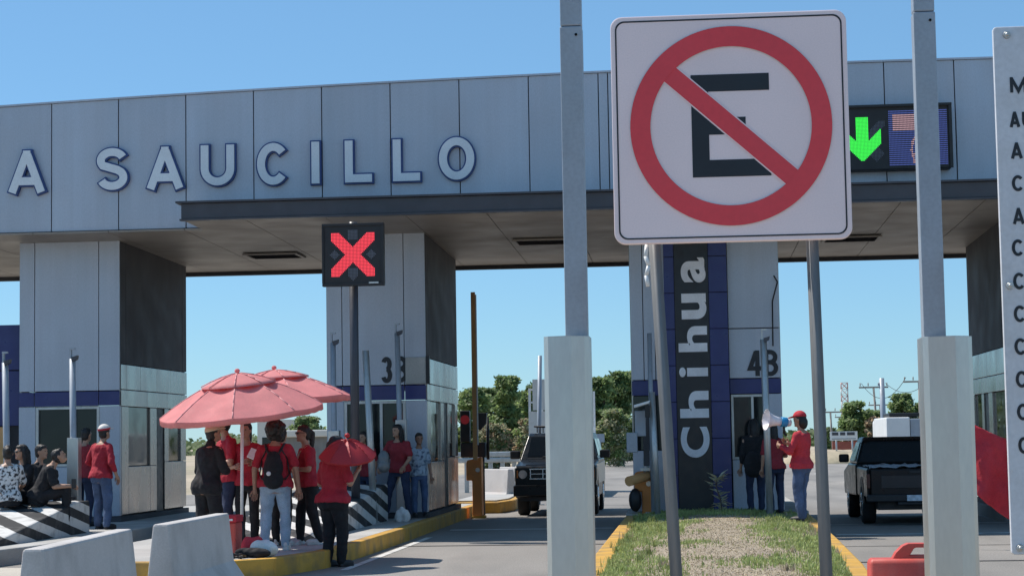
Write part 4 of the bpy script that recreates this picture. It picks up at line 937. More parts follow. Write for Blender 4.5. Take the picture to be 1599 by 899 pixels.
for s in (-1, 1):
    mb = MB(); mb.box((s * .727, .02, .62), (s * .79, .09, .86)); mb.build('tail_lamp', M['taillamp'], t, local=True, bevel=.008)
    mb = MB(); mb.box((s * .82, 3.05, 1.02), (s * 1.0, 3.13, 1.17)); mb.build('mirror', M['black'], t, local=True, bevel=.03)
    mb = MB(); mb.prism([(s * .765, 2.3, 1.06), (s * .765, 3.45, 1.06), (s * .67, 3.1, 1.38), (s * .67, 2.35, 1.38)], (s * .012, 0, 0)); mb.build('side_window', M['carglass'], t, local=True)
    mb = MB(); n = 14; mb.prism([(s * .782, 1.05 + .44 * math.cos(math.pi * i / n), .36 + .44 * math.sin(math.pi * i / n)) for i in range(n + 1)], (s * .006, 0, 0)); mb.build('wheel_arch', M['black'], t, local=True)
    for y in (1.05, 3.85): wheel(t, s * .68, y, .33, .22, s)
mb = MB(); mb.box((-.6, .1, .26), (.6, 4.4, .42)); mb.build('underbody', M['black'], t, local=True)
# crumpled grey tarpaulin in the bed
mb = MB(); nx, ny = 26, 12; vv = []
for j in range(ny + 1):
    vv.append([mb.b.verts.new((-.69 + 1.38 * i / nx, .3 + 1.5 * j / ny, .98 + .05 * noise.noise(Vector((i * .35, j * .5, 2))) + .03 * noise.noise(Vector((i * .9, j * .8, 7))))) for i in range(nx + 1)])
for j in range(ny):
    for i in range(nx): f = mb.b.faces.new((vv[j][i], vv[j][i + 1], vv[j + 1][i + 1], vv[j + 1][i])); f.smooth = True
lo = MB(); o = mb.build('tarpaulin', M['galvpaint'], None); o.location += Vector((3.72, Yp, 0)); o.modifiers.new('s', 'SOLIDIFY').thickness = .02
tag(o, 'crumpled grey tarpaulin lying in the bed of the black pickup', 'tarpaulin')

# white stake truck far down the left lane, only its frame shows over the dark car
Ys = 52; t = thing('stake_truck', 'white stake bed truck partly hidden behind the dark off-road car and left post', 'truck', (XA(880, 690, Ys), Ys, 0)); cx = XA(880, 690, Ys); s0, s1 = XA(826, 690, Ys), XA(918, 690, Ys)
mb = MB(); mb.box((s0, Ys, .9), (s1, Ys + 4.5, 1.05)); mb.box((s0, Ys, 1.06), (s1, Ys + .04, ZA(826, 642, Ys))); mb.build('bed', M['carwhite'], t)
zz = ZA(826, 606, Ys)
for x in (s0, s1 - .06):
    for y in (Ys, Ys + 4.4): mb = MB(); mb.box((x, y + .05, 1.06), (x + .06, y + .1, zz)); mb.build('stake', M['white'], t)
mb = MB()
for z in (zz - .06, zz - .4, zz - .75):
    mb.box((s0 + .061, Ys + .055, z), (s0 + .35, Ys + .095, z + .05))
mb.build('rail', M['white'], t)
mb = MB(); mb.box((s0 + .12, Ys - .02, ZA(840, 640, Ys)), (s0 + .52, Ys + .02, ZA(840, 592, Ys))); mb.build('panel', M['farhouse'], t)
mb = MB(); mb.box((s0 + .1, Ys + 4.6, .5), (s1 - .1, Ys + 6.3, 1.9)); mb.build('cab', M['carwhite'], t, bevel=.1)
for y in (Ys + .8, Ys + 5.4):
    for s in (-1, 1):
        mb = MB(); mb.tube((cx + s * .55, y, .42), (cx + s * .70, y, .42), .42, n=20); mb.build('wheel', M['rubber'], t)
post('tall thin pale pole standing behind the left post and the dark car', 843, 555, 842, 670, 46, .05, None, False, 0)

# white box truck beyond the pickup
Yt = 60; x0, x1 = XA(1384, 660, Yt), XA(1452, 660, Yt); zt = ZA(1400, 651, Yt)
t = thing('box_truck', 'white box truck parked beyond the black pickup', 'truck', ((x0 + x1) / 2, Yt, 0)); xm = XA(1421, 660, Yt)
mb = MB(); mb.box((x0, Yt, .8), (xm, Yt + 4, zt)); mb.build('cargo_box', M['white'], t, bevel=.04)
mb = MB(); mb.box((xm + .01, Yt, .8), (x1 + .5, Yt + 3.9, zt - .05)); mb.build('rear_door', M['galvpaint'], t, bevel=.03)
mb = MB(); mb.box((x0 + .1, Yt + .1, zt + .01), (xm + .3, Yt + 2, zt + .13)); mb.build('roof_unit', M['black'], t, bevel=.03)
mb = MB(); mb.box((x0 + .1, Yt + 4.1, .5), (x1 + .4, Yt + 5.6, 2.0)); mb.build('cab', M['white'], t, bevel=.1)
for s in (x0 + .2, x1 + .2):
    mb = MB(); mb.tube((s - .1, Yt + 1, .42), (s + .12, Yt + 1, .42), .42, n=20); mb.build('wheel', M['rubber'], t)

# ================================================================== BACKGROUND
def tree(label, px, pbase, ptop, pw, Y, mats, n=5000, leaf=.2, seed=0, group='trees beyond the toll plaza', trunk=True, name='broadleaf_tree', squash=1., zc=.12):
    rr = random.Random(seed); x = XA(px, pbase, Y); H = ZA(px, ptop, Y); rad = pw * Y / FPX / 2
    t = thing(name, label, 'tree' if trunk else 'bush', (x, Y, 0), 0, group)
    clumps = []
    nc = 70
    for i in range(nc):
        a = rr.uniform(0, 6.28); u = rr.random(); hz = H * (zc + (1 - zc) * rr.random() ** .85)
        prof = math.sin(math.pi * min(.97, max(.12, (hz / H - zc * .6) / (1.06 - zc * .6)))) ** .5
        q = rad * prof * math.sqrt(u) * .85
        clumps.append((Vector((q * math.cos(a), q * math.sin(a) * .8, hz)), rad * rr.uniform(.16, .36), rr.randrange(len(mats))))
    mb = MB()
    for k in range(int(n * 1.8)):
        c, r_, mi = clumps[rr.randrange(nc)]
        d = Vector((rr.gauss(0, 1), rr.gauss(0, 1), rr.gauss(0, 1))).normalized() * (r_ * (rr.random() ** .5 if rr.random() < .85 else rr.uniform(1., 1.45)))
        d.z *= .8 * squash; p = c + d
        if p.z < .05 or p.z > H * 1.02: continue
        a = Vector((rr.gauss(0, 1), rr.gauss(0, 1), rr.gauss(0, .7))).normalized(); b_ = a.orthogonal().normalized(); s = leaf * .72 * rr.uniform(.5, 1.3)
        mb.mi = mi if rr.random() < .75 else rr.randrange(len(mats))
        mb.poly([p - a * s, p + b_ * s * .55, p + a * s, p - b_ * s * .55], [(0, 1, 2, 3)])
    mb.build('crown', [M[m] for m in mats], t, local=True, normals=False)
    if trunk:
        mb = MB(); top = Vector((rr.uniform(-.2, .2), 0, H * .6)); fork = Vector((0, 0, H * .22))
        mb.tube((0, 0, -.05), fork, H * .035, H * .026, 9); mb.tube(fork, top, H * .026, H * .008, 8)
        for c, r_, mi in clumps[:14]: mb.tube(fork.lerp(top, rr.random() * .6), c, H * .014, H * .004, 6)
        mb.build('trunk', M['bark'], t, local=True)
    return t
G3 = ['leaf_d', 'leaf_m', 'leaf_l']
tree('green tree just right of booth 3B with a rounded low crown', 738, 705, 607, 70, 118, G3, 6500, .19, 1)
tree('tallest pointed green tree between booth 3B and the dark car', 792, 705, 590, 58, 112, G3, 8500, .18, 2)
tree('dense green tree behind the pointed one, above the dark car', 768, 705, 608, 74, 124, G3, 8000, .19, 3)
tree('green tree rising behind the white stake truck', 835, 705, 600, 66, 116, G3, 6500, .19, 4)
tree('broad green tree at the left of the pair by booth 4B', 938, 700, 592, 70, 112, G3, 7500, .18, 5)
tree('bright green tall tree close to the left edge of booth 4B', 970, 700, 583, 76, 116, ['leaf_m', 'leaf_l', 'leaf_d'], 9000, .18, 6)
tree('green tree mostly hidden behind the left post', 890, 700, 605, 70, 122, G3, 5000, .2, 7)
tree('lower green tree between the pointed tree and the stake truck', 812, 705, 618, 60, 128, G3, 6000, .19, 21)
tree('low green tree left of the pair by booth 4B', 912, 703, 622, 60, 126, G3, 5000, .19, 22)
tree('dry brushy shrub in front of the trees beside the dark car', 822, 712, 655, 46, 100, ['leaf_l', 'leaf_dry', 'thatch'], 3000, .13, 8, 'shrubs beyond the toll plaza', False, 'shrub', zc=.0)
tree('dry tangled shrub under the trees right of booth 3B', 768, 712, 662, 70, 104, ['leaf_dry', 'thatch', 'leaf_d'], 2500, .13, 9, 'shrubs beyond the toll plaza', False, 'shrub', zc=.0)
tree('pale brushy shrub below the bright tall tree by booth 4B', 958, 702, 640, 64, 108, ['leaf_dry', 'leaf_l', 'leaf_m'], 3500, .13, 10, 'shrubs beyond the toll plaza', False, 'shrub', zc=.0)
tree('light green bushy tree behind the small roadside sign', 1338, 700, 628, 56, 140, ['leaf_l', 'leaf_m'], 4500, .2, 11)
tree('lighter green tree beside the brown dead fronds', 1362, 700, 642, 50, 146, ['leaf_m', 'leaf_l'], 3000, .2, 12)
tree('dark green round tree above the white box truck', 1412, 700, 616, 50, 150, G3, 4500, .2, 13)
tree('green tree half hidden by the right post', 1444, 700, 630, 44, 150, G3, 3000, .2, 14)
tree('bright green bush seen between the beach umbrellas and booth 3B', 480, 712, 652, 60, 96, ['leaf_m', 'leaf_l', 'leaf_d'], 4000, .16, 15)
tree('low dark hedge bush at the foot of the signs behind the lane', 1293, 700, 668, 44, 180, G3, 2000, .25, 16, 'shrubs beyond the toll plaza', False, 'shrub', zc=.0)
tree('low green bush beside the far road under the tall trees', 985, 705, 668, 60, 135, G3, 3000, .2, 17, 'shrubs beyond the toll plaza', False, 'shrub', zc=.0)
tree('brown dead palm fronds standing left of the white box truck', 1366, 690, 650, 34, 85, ['thatch', 'bark', 'leaf_dry'], 1500, .14, 18, 'shrubs beyond the toll plaza', False, 'dead_fronds', zc=.0)
# far tree line reading as one mass
rr = random.Random(5); mb = MB()
for k in range(9000):
    x = rr.uniform(-120, 120); y = 300 + rr.uniform(0, 25); h = 2.6 + 1.6 * noise.noise(Vector((x * .09, 0, 1))) + .9 * noise.noise(Vector((x * .4, 0, 3)))
    z = h * rr.random() ** .7; a = rr.uniform(0, 6.28); s = rr.uniform(.3, .75); p = Vector((x, y, z)); d = Vector((math.cos(a), math.sin(a) * .4, rr.uniform(-.6, .6))); e = d.orthogonal()
    mb.poly([p - d * s, p + e * s * .6, p + d * s, p - e * s * .6], [(0, 1, 2, 3)])
stuff(mb.build('tree_line', M['leaf_d'], normals=False), 'distant low dark tree line along the horizon', 'tree line')

def upole(label, px, ptop, pbase, Y, lean=0., arms=1, r=.10):
    x = XA(px, pbase, Y); zt = ZA(px, ptop, Y); t = thing('utility_pole', label, 'utility pole', (x, Y, 0), 0, 'utility poles beyond the plaza')
    mb = MB(); mb.tube((0, 0, -.1), (lean * zt, 0, zt), r, r * .75, 9); mb.build('pole', M['pole_wood'], t, local=True)
    for i in range(arms):
        mb = MB(); z = zt - .12 - i * 1.1; mb.box((lean * z - 1.1, -.08, z), (lean * z + 1.1, .08, z + .12))
        for q in (-1, -.4, .4, 1): mb.tube((lean * z + q, 0, z + .16), (lean * z + q, 0, z + .4), .04, n=6)
        mb.build('crossarm', M['pole_wood'], t, local=True)
    return x + lean * zt, zt, Y
w1 = upole('leaning far utility pole with a wide crossarm left of the tall bare pole', 1372, 603, 690, 150, -.05)
w2 = upole('far utility pole with crossarm left of the radio mast', 1300, 642, 690, 170, -.03)
w3 = upole('utility pole near the right post with a crossarm at its top', 1438, 594, 690, 140, 0)
w4 = upole('short far utility pole between the leaning pole and the tall bare pole', 1376, 631, 690, 190, 0)
w5 = upole('short far utility pole right of the radio mast', 1317, 650, 690, 210, .08)
x = XA(1381, 680, 80); mb = MB(); mb.tube((x, 80, 0), (x - .04, 80, ZA(1381, 590, 80)), .13, .1, 12); t = thing('bare_pole', 'tall bare grey pole left of the white box truck', 'pole', (x, 80, 0)); mb.build('pole', M['galvpaint'], t)
mb = MB(); mb.box((x - .22, 79.8, 0), (x + .22, 80.2, ZA(1381, 664, 80))); mb.build('footing', M['bark'], t, bevel=.03); mb = MB(); mb.box((x - .2, 79.95, ZA(1381, 602, 80)), (x - .08, 80.05, ZA(1381, 598, 80))); mb.build('bracket', M['galvpaint'], t)
def wire(label, a, c, sag, off):
    a = Vector((a[0] + off, a[2], a[1] + .25)); c = Vector((c[0] + off, c[2], c[1] + .25)); n = 14
    pts = [a.lerp(c, i / n) - Vector((0, 0, sag * 4 * (i / n) * (1 - i / n))) for i in range(n + 1)]
    mb = MB(); mb.path(pts, .02, 5); tag(mb.build('power_line', M['black']), label, 'power line', 'power lines on the far poles')
wire('power line from the leaning pole to the pole at the right post, upper', w1, w3, .9, .9); wire('power line from the leaning pole to the pole at the right post, lower', w1, w3, 1.3, -.9)
# lattice radio mast
Yr = 260; xr = XA(1321, 690, Yr); zr = ZA(1321, 597, Yr); t = thing('radio_mast', 'thin red and white lattice radio mast on the skyline', 'radio mast', (xr, Yr, 0))
mr, mw = MB(), MB(); nseg = 10
for i in range(nseg):
    z0, z1 = zr * i / nseg, zr * (i + 1) / nseg; mm = mr if i % 2 else mw; wd = .42
    for sx in (-1, 1):
        for sy in (-1, 1): mm.tube((sx * wd, sy * wd, z0), (sx * wd, sy * wd, z1), .05, n=5)
    for sy in (-1, 1):
        mm.tube((-wd, sy * wd, z0), (wd, sy * wd, z1), .035, n=5); mm.tube((wd, sy * wd, z0), (-wd, sy * wd, z1), .035, n=5)
    mm.box((-wd, -wd, z1 - .05), (wd, wd, z1))
mr.build('red_section', M['tower_r'], t, local=True); mw.build('white_section', M['tower_w'], t, local=True)
# small roadside sign with three worn words, low red wall, sandy bank
Yg = 110; xa, xb = XA(1296, 680, Yg), XA(1339, 680, Yg); za, zc_ = ZA(1318, 687, Yg), ZA(1318, 673, Yg)
t = thing('roadside_sign', 'small white roadside sign left of the black pickup', 'road sign', ((xa + xb) / 2, Yg, 0))
mb = MB(); mb.box((xa, Yg, za), (xb, Yg + .05, zc_)); mb.build('plate', M['white'], t)
mb = MB()
for x in (XA(1306, 690, Yg), XA(1331, 690, Yg)): mb.tube((x, Yg + .1, -.1), (x, Yg + .1, zc_), .05, n=8)
mb.build('leg', M['galv'], t)
mb = MB(); zz = (za + zc_) / 2 + .03; x = xa + .12
for wl in (.34, .28, .42): mb.box((x, Yg - .015, zz), (x + wl, Yg - .003, zz + .17)); x += wl + .10
mb.box((xa + .1, Yg - .015, za + .07), (xb - .1, Yg - .003, za + .10)); mb.build('faded_lettering', M['band'], t)
mb = MB(); Y = 126; mb.box((XA(1300, 690, Y), Y, 0), (XA(1352, 690, Y), Y + .3, 1.15)); tag(mb.build('low_wall', M['brick']), 'low red wall behind the small roadside sign', 'wall')
mb = MB(); Y = 112
for k in range(2):
    xa = XA(1292 + 60 * k, 705, Y); mb2 = MB(); mb2.ell((xa, Y, -.15), (3.2 + k, 5, .9), seg=20)
    tag(mb2.build('sand_heap', M['dirt'], smooth=True), ['low sandy heap under the small roadside sign', 'low sandy heap behind the black pickup'][k], 'sand heap')
# sign back on the far left road
Yq = 95; xa = XA(941, 700, Yq); t = thing('roadside_sign', 'small blue grey sign back on a post beside the far road left of booth 4B', 'road sign', (xa, Yq, 0))
mb = MB(); mb.box((XA(930, 690, Yq), Yq, ZA(936, 690, Yq)), (XA(944, 690, Yq), Yq + .04, ZA(936, 677, Yq))); mb.build('plate', M['galvpaint'], t); mb = MB(); mb.tube((XA(937, 690, Yq), Yq + .07, 0), (XA(937, 690, Yq), Yq + .07, ZA(936, 677, Yq)), .04); mb.build('leg', M['galv'], t)
# pale buildings behind the umbrellas
Y = 90; xa, xb = XA(425, 690, Y), XA(525, 690, Y)
t = thing('low_building', 'low pale building with flat white roof behind the person with the ponytail', 'building', ((xa + xb) / 2, Y, 0))
mb = MB(); mb.box((xa, Y, 0), (xb, Y + 6, ZA(480, 682, Y))); mb.build('wall', M['galvdark'], t); mb = MB(); mb.box((xa - .2, Y - .4, ZA(480, 682, Y) + .003), (xb + .2, Y + 6.2, ZA(480, 671, Y))); mb.build('roof', M['farhouse'], t, bevel=.05)
Y = 120; xa, xb = XA(402, 690, Y), XA(452, 690, Y)
t = thing('far_house', 'distant pale house with dark windows behind the beach umbrellas', 'house', ((xa + xb) / 2, Y, 0))
mb = MB(); mb.box((xa, Y, 0), (xb, Y + 6, ZA(430, 655, Y))); mb.build('wall', M['farhouse'], t); mb = MB(); mb.box((xa + .3, Y - .02, 1.0), (xa + .9, Y + .02, 2.0)); mb.box((xb - 1.0, Y - .02, 1.0), (xb - .4, Y + .02, 2.0)); mb.build('window', M['glass'], t)

# ================================================================== UMBRELLAS
def parasol(name, label, X, Y, zground, zrim, ztop, rad, tilt, m, nrib=8, vent=True, pole=True, phase=.2, pole_r=.02, group=None, pole_len=None, pw=1.55):
    """tilt = (x,y) lean of the axis; canopy built about the axis"""
    t = thing(name, label, 'umbrella', (X, Y, zground), 0, group)
    ax = Vector((tilt[0], tilt[1], 1)).normalized(); q = Vector((0, 0, 1)).rotation_difference(ax); Hc = Vector((0, 0, zrim - zground))
    def pt(r, a, dz): return Hc + q @ Vector((r * math.cos(a), r * math.sin(a), dz))
    Hh = ztop - zrim
    def prof(f): return Hh * (1 - f ** pw)
    mb = MB(); sub = 10; na = nrib * sub; rows = 9
    f0 = .34 if vent else .02
    def rad_at(f, k):
        u = (k % sub) / sub; sag = math.sin(math.pi * u)
        return rad * f * (1 - .05 * sag * f), -Hh * .10 * sag * math.sin(math.pi * min(1, f * .9)) ** .8
    V = []
    for j in range(rows + 1):
        f = f0 + (1 - f0) * j / rows; row = []
        for k in range(na):
            r, dz = rad_at(f, k); row.append(mb.b.verts.new(pt(r, phase + 2 * math.pi * k / na, prof(f) + dz)))
        V.append(row)
    row = []
    for k in range(na):          # hanging valance with a wavy hem
        r, dz = rad_at(1, k); u = (k % sub) / sub
        row.append(mb.b.verts.new(pt(r * 1.0, phase + 2 * math.pi * k / na, -rad * (.07 + .012 * math.sin(math.pi * u) + .014 * noise.noise(Vector((k * .7, rad, 0))))))); 
    V.append(row)
    for j in range(len(V) - 1):
        for k in range(na):
            f = mb.b.faces.new((V[j][k], V[j][(k + 1) % na], V[j + 1][(k + 1) % na], V[j + 1][k])); f.smooth = True
    for j in range(len(V)):                    # crisp creases along the ribs and at the rim
        for k in range(na):
            for vq, yes in ((V[j][(k + 1) % na], j == rows), (V[j + 1][k] if j < len(V) - 1 else None, k % sub == 0)):
                e = mb.b.edges.get((V[j][k], vq)) if vq is not None and yes else None
                if e: e.smooth = False
    o = mb.build('canopy', m, t, local=True, normals=False); sd = o.modifiers.new('s', 'SOLIDIFY'); sd.thickness = .003
    if vent:
        mb = MB(); V = []
        for j in range(6):
            f = .02 + .44 * j / 5; V.append([mb.b.verts.new(pt(rad_at(f, k)[0], phase + 2 * math.pi * k / na, prof(f) + .03 * (1 - .4 * j / 5) + .0)) for k in range(na)])
        for j in range(5):
            for k in range(na):
                f = mb.b.faces.new((V[j][k], V[j][(k + 1) % na], V[j + 1][(k + 1) % na], V[j + 1][k])); f.smooth = True
                if k % sub == 0: mb.b.edges.get((V[j][k], V[j + 1][k])).smooth = False
        o = mb.build('vent_flap', m, t, local=True, normals=False); sd = o.modifiers.new('s', 'SOLIDIFY'); sd.thickness = .003
    mb = MB()
    for i in range(nrib):
        a = phase + 2 * math.pi * i / nrib
        pts = [pt(rad * f * .995, a, prof(f) - .012) for f in (.05, .3, .55, .8, .99)]
        mb.path(pts, .005 if rad > .6 else .003, 5); mb.tube(pt(.02, a, prof(0) - Hh * .75), pt(rad * .5, a, prof(.5) - .015), .004, n=5)
    mb.build('rib', M['galv'], t, local=True)
    mb = MB()
    for i in range(nrib):
        a = phase + 2 * math.pi * i / nrib; mb.path([pt(rad * f, a, prof(f) + (.006 if f > .47 or not vent else .036)) for f in (.05, .2, .33, .46)], .007 if rad > .6 else .003, 5); mb.path([pt(rad * f, a, prof(f) + .006) for f in (.47, .6, .75, .9, 1.)], .007 if rad > .6 else .003, 5)
    mb.build('seam_tape', M['seamtape'] if m is M['umb'] else m, t, local=True)
    mb = MB(); tp = pt(0, 0, Hh + .03); mb.ell(tp + ax * .03, (.035, .035, .03), seg=10); mb.build('finial', m, t, local=True)
    if pole:
        mb = MB(); low = Vector((0, 0, 0)); knee = Hc + ax * (-.12); mb.tube(low + Vector((0, 0, .42)), knee, pole_r, n=10); mb.tube(knee, tp, pole_r, n=10); mb.build('pole', M['white'], t, local=True)
        mb = MB(); mb.tube(low, low + Vector((0, 0, .42)), pole_r * 1.35, n=10); mb.build('pole_foot', M['black'], t, local=True)
    else:
        mb = MB(); mb.tube(tp, Hc - ax * pole_len, .008, n=8); mb.build('shaft', M['steel'], t, local=True); mb = MB(); mb.tube(Hc - ax * pole_len, Hc - ax * (pole_len + .1), .016, n=8); mb.build('handle', M['black'], t, local=True)
    return t
YU = 23.6
parasol('beach_umbrella', 'nearer of two faded red beach umbrellas, its white pole before the group', XA(377, 700, YU), YU, .215, ZA(375, 646, YU) + .03, ZA(375, 586, YU), 1.0, (-.07, -.11), M['umb'], phase=.12, group='faded red beach umbrellas')
YU2 = 25.3
parasol('beach_umbrella', 'farther of two faded red beach umbrellas, tilted towards booth 3B', XA(432, 700, YU2), YU2, .215, ZA(432, 630, YU2) + .05, ZA(425, 581, YU2), 1.0, (-.06, -.02), M['umb'], phase=.45, group='faded red beach umbrellas')

# ================================================================== PEOPLE
def person(label, X, Y, Z, heading, H=1.6, fat=1.0, shirt='redcloth', sleeve=.62, pants='navy', arms=None, feet=((.10, 0.), (-.10, 0.)), hair='short', cap=None,
           capband=None, glasses=False, lean=4., yaw=0., nod=0., sit=None, shoes='shoeblack', skin='skin', legfit=1.0, seed=0, hem=-.13, hips=1.0, hiptilt=0., collar=False, knees=None, chestmark=False):
    s = H / 1.70; R_ = R
    t = thing('person', label, 'person', (X, Y, Z), R_(heading))
    V = Vector
    hz = (.92 if sit is None else sit / s + .07); hip = V((0, 0, hz))
    l = R_(lean); cl, sl_ = math.cos(l), math.sin(l)
    def T(x, y, z): return V((x + hiptilt * z, y * cl + z * sl_, -y * sl_ + z * cl)) + hip
    S = lambda v: v * s
    # ---- joints
    sh = {1: T(.172 * min(1.12, fat ** .5), -.01, .435), -1: T(-.172 * min(1.12, fat ** .5), -.01, .435)}
    arms = arms or {}
    dflt = {1: (V((.06, -.03, -.28)), V((.075, .05, -.53))), -1: (V((-.06, -.03, -.28)), V((-.075, .05, -.53)))}
    el, wr = {}, {}
    for k in (1, -1):
        e, w_ = arms.get(k, dflt[k]); el[k] = sh[k] + V(e); wr[k] = sh[k] + V(w_)
    fb, hipj, knee, ank, toe = {}, {}, {}, {}, {}
    for i, k in ((0, 1), (1, -1)):
        hipj[k] = hip + V((k * .09 * fat ** .5, 0, -.02)); fx, fy = feet[i]
        if sit is None:
            ank[k] = V((fx, fy, .085)); mid = (hipj[k] + ank[k]) / 2; knee[k] = V((mid.x + k * .01, mid.y + .035, .49))
            if knees: knee[k] += V(knees[i])
        else:
            knee[k] = V((k * .13, .44, hz + .02)) if not knees else V(knees[i]); ank[k] = V((fx, fy, .085 - Z * 0))
    # head frame
    hy = R_(yaw); hn = R_(nod); HM = Matrix.Rotation(hy, 3, 'Z') @ Matrix.Rotation(-hn, 3, 'X')
    hc = T(0, .035, .685)
    def Hd(x, y, z): return hc + HM @ V((x, y, z))
    # ---- body: head, neck, torso, arms, legs in one skin
    def torso(mb, infl, z0, z1):
        st = [(-.16, .150, .105, 0), (-.08, .172, .122, -.012), (0, .165, .118, -.008), (.10, .145, .102, 0), (.22, .150, .107, .006), (.34, .168, .118, .008), (.42, .172, .112, .0), (.475, .135, .090, -.008), (.515, .075, .070, -.005)]
        rings = []
        for z, a, b_, yo in st:
            if z < z0 - 1e-6 or z > z1 + 1e-6: continue
            ff = fat if z < .40 else (1 + (fat - 1) * .5); hh = hips if z < .05 else 1
            ex = infl + (.022 if infl > .012 and z < .02 else 0)
            rings.append([S(T(((a * ff * hh) + ex) * math.cos(q), yo + ((b_ * ff * hh) + ex) * math.sin(q), z)) for q in [2 * math.pi * i / 20 for i in range(20)]])
        mb.loft(rings)
    mb = MB(); torso(mb, -.012, -.16, .52)
    mb.limb([S(T(0, 0, .48)), S(T(0, .01, .56)), S(hc + V((0, 0, -.04)))], [.062 * s, .052 * s, .052 * s])
    mb.ell(S(Hd(0, -.008, .018)), (.077 * s, .096 * s, .102 * s), HM); mb.ell(S(Hd(0, .022, -.055)), (.058 * s, .066 * s, .068 * s), HM)
    mb.ell(S(Hd(0, .085, -.012)), (.013 * s, .022 * s, .026 * s), HM, 10); mb.ell(S(Hd(0, .078, -.095)), (.024 * s, .018 * s, .017 * s), HM, 10)
    for k in (1, -1):
        mb.ell(S(Hd(k * .078, -.012, -.005)), (.012 * s, .02 * s, .032 * s), HM, 10); mb.ell(S(Hd(k * .03, .074, .028)), (.026 * s, .016 * s, .010 * s), HM, 10)
        mb.limb([S(sh[k]), S(el[k]), S(wr[k])], [.052 * s * fat ** .5, .040 * s * fat ** .5, .027 * s])
        d = (wr[k] - el[k]).normalized(); palm = wr[k] + d * .05
        mb.limb([S(wr[k]), S(palm)], [.026 * s, .036 * s])
        mb.limb([S(hipj[k]), S(knee[k]), S(ank[k])], [.078 * s * fat ** .5, .052 * s, .038 * s])
        mb.ell(S(ank[k] + V((0, .07, -.045))), (.036 * s, .10 * s, .03 * s))
    me = remesh(mb.mesh(), .0105, 3)
    # fingers, eyes and mouth joined into the same skin
    ad = MB()
    for k in (1, -1):
        d = (wr[k] - el[k]).normalized(); side = d.cross(V((0, 1, .3))).normalized(); nrm = d.cross(side); palm = wr[k] + d * .055
        for i in range(4):
            o = palm + side * (.021 * (i - 1.5)) + d * .02; ln = (.07, .082, .078, .06)[i]
            p1 = o + d * ln * .45 + nrm * .008; p2 = o + d * ln * .8 + nrm * .028; p3 = o + d * ln * .95 + nrm * .05
            ad.limb([S(o), S(p1), S(p2), S(p3)], [.0095 * s, .009 * s, .008 * s, .0065 * s])
        o = palm - side * .03; ad.limb([S(o - d * .02), S(o - side * .025 + d * .015 + nrm * .012), S(o - side * .03 + d * .045 + nrm * .022)], [.012 * s, .010 * s, .008 * s])
    ad.mi = 1
    for k in (1, -1): ad.ell(S(Hd(k * .031, .081, .010)), (.014 * s, .008 * s, .007 * s), HM, 10)
    ad.mi = 2; ad.ell(S(Hd(0, .083, -.055)), (.024 * s, .008 * s, .008 * s), HM, 10)
    bm = bmesh.new(); bm.from_mesh(me); am = ad.mesh(); bm.from_mesh(am); bm.to_mesh(me); bm.free(); bpy.data.meshes.remove(am)
    for p in me.polygons: p.use_smooth = True
    body = link('body', me, [M[skin], M['eye'], M['lips']], t, local=True)
    # ---- shirt
    mb = MB(); torso(mb, .016, hem, .49); sr = fat ** .5
    for k in (1, -1):
        d1 = el[k] - sh[k]
        if sleeve <= 1: mb.limb([S(sh[k]), S(sh[k] + d1 * sleeve)], [.060 * s * sr, .062 * s * sr])
        else: mb.limb([S(sh[k]), S(el[k]), S(el[k] + (wr[k] - el[k]) * (sleeve - 1))], [.059 * s * sr, .054 * s * sr, .042 * s * sr])
        mb.limb([S(T(k * .04, -.005, .475)), S(sh[k])], [.05 * s, .056 * s * sr])
    if collar: mb.limb([S(T(0, -.005, .48)), S(T(0, .0, .545))], [.085 * s, .068 * s])
    link('shirt', remesh(mb.mesh(), .012, 2, .014, 9., seed), M[shirt], t, local=True)
    # ---- trousers
    mb = MB(); torso(mb, .010, -.16, .0)
    for k in (1, -1):
        lr = legfit
        mb.limb([S(hipj[k] + V((0, -.012, 0))), S(knee[k]), S(ank[k] + V((0, -.01, .0)))], [.098 * s * fat ** .6 * hips, .070 * s * lr * fat ** .3, .058 * s * lr])
        mb.ell(S(hipj[k] + V((0, -.032, .0))), (.088 * s * hips * fat ** .5, .09 * s * hips, .10 * s))
    link('trousers', remesh(mb.mesh(), .012, 2, .013, 8., seed + 5), M[pants], t, local=True)
    for k in (1, -1):
        mb = MB(); a = ank[k]; mb.ell(S(a + V((k * .01, .075, -.035))), (.048 * s, .125 * s, .043 * s)); mb.ell(S(a + V((0, -.01, -.01))), (.044 * s, .055 * s, .06 * s)); mb.box(S(a + V((-.043, -.05, -.085))), S(a + V((.043, .185, -.06))))
        link('shoe', remesh(mb.mesh(), .012, 2), M[shoes], t, local=True)
    # ---- hair
    mb = MB()
    if hair == 'afro':
        mb.ell(S(Hd(0, -.045, .02)), (.135 * s, .125 * s, .135 * s), HM, 20); mb.ell(S(Hd(0, -.03, -.08)), (.12 * s, .09 * s, .075 * s), HM, 16); amp, fr = .022, 16
    else:
        mb.ell(S(Hd(0, -.026, .034)), (.086 * s, .097 * s, .098 * s), HM, 18); mb.ell(S(Hd(0, -.055, -.03)), (.078 * s, .06 * s, .075 * s), HM, 14); amp, fr = .006, 22
        if hair in ('long', 'pony', 'bun'): mb.ell(S(Hd(0, .03, .082)), (.068 * s, .055 * s, .036 * s), HM, 14)
        if hair == 'long':
            for k in (1, -1): mb.limb([S(Hd(k * .07, -.02, .02)), S(Hd(k * .078, -.03, -.10)), S(Hd(k * .075, -.045, -.21))], [.034 * s, .036 * s, .028 * s])
            mb.limb([S(Hd(0, -.08, 0)), S(Hd(0, -.09, -.15)), S(Hd(0, -.10, -.29))], [.07 * s, .075 * s, .05 * s])
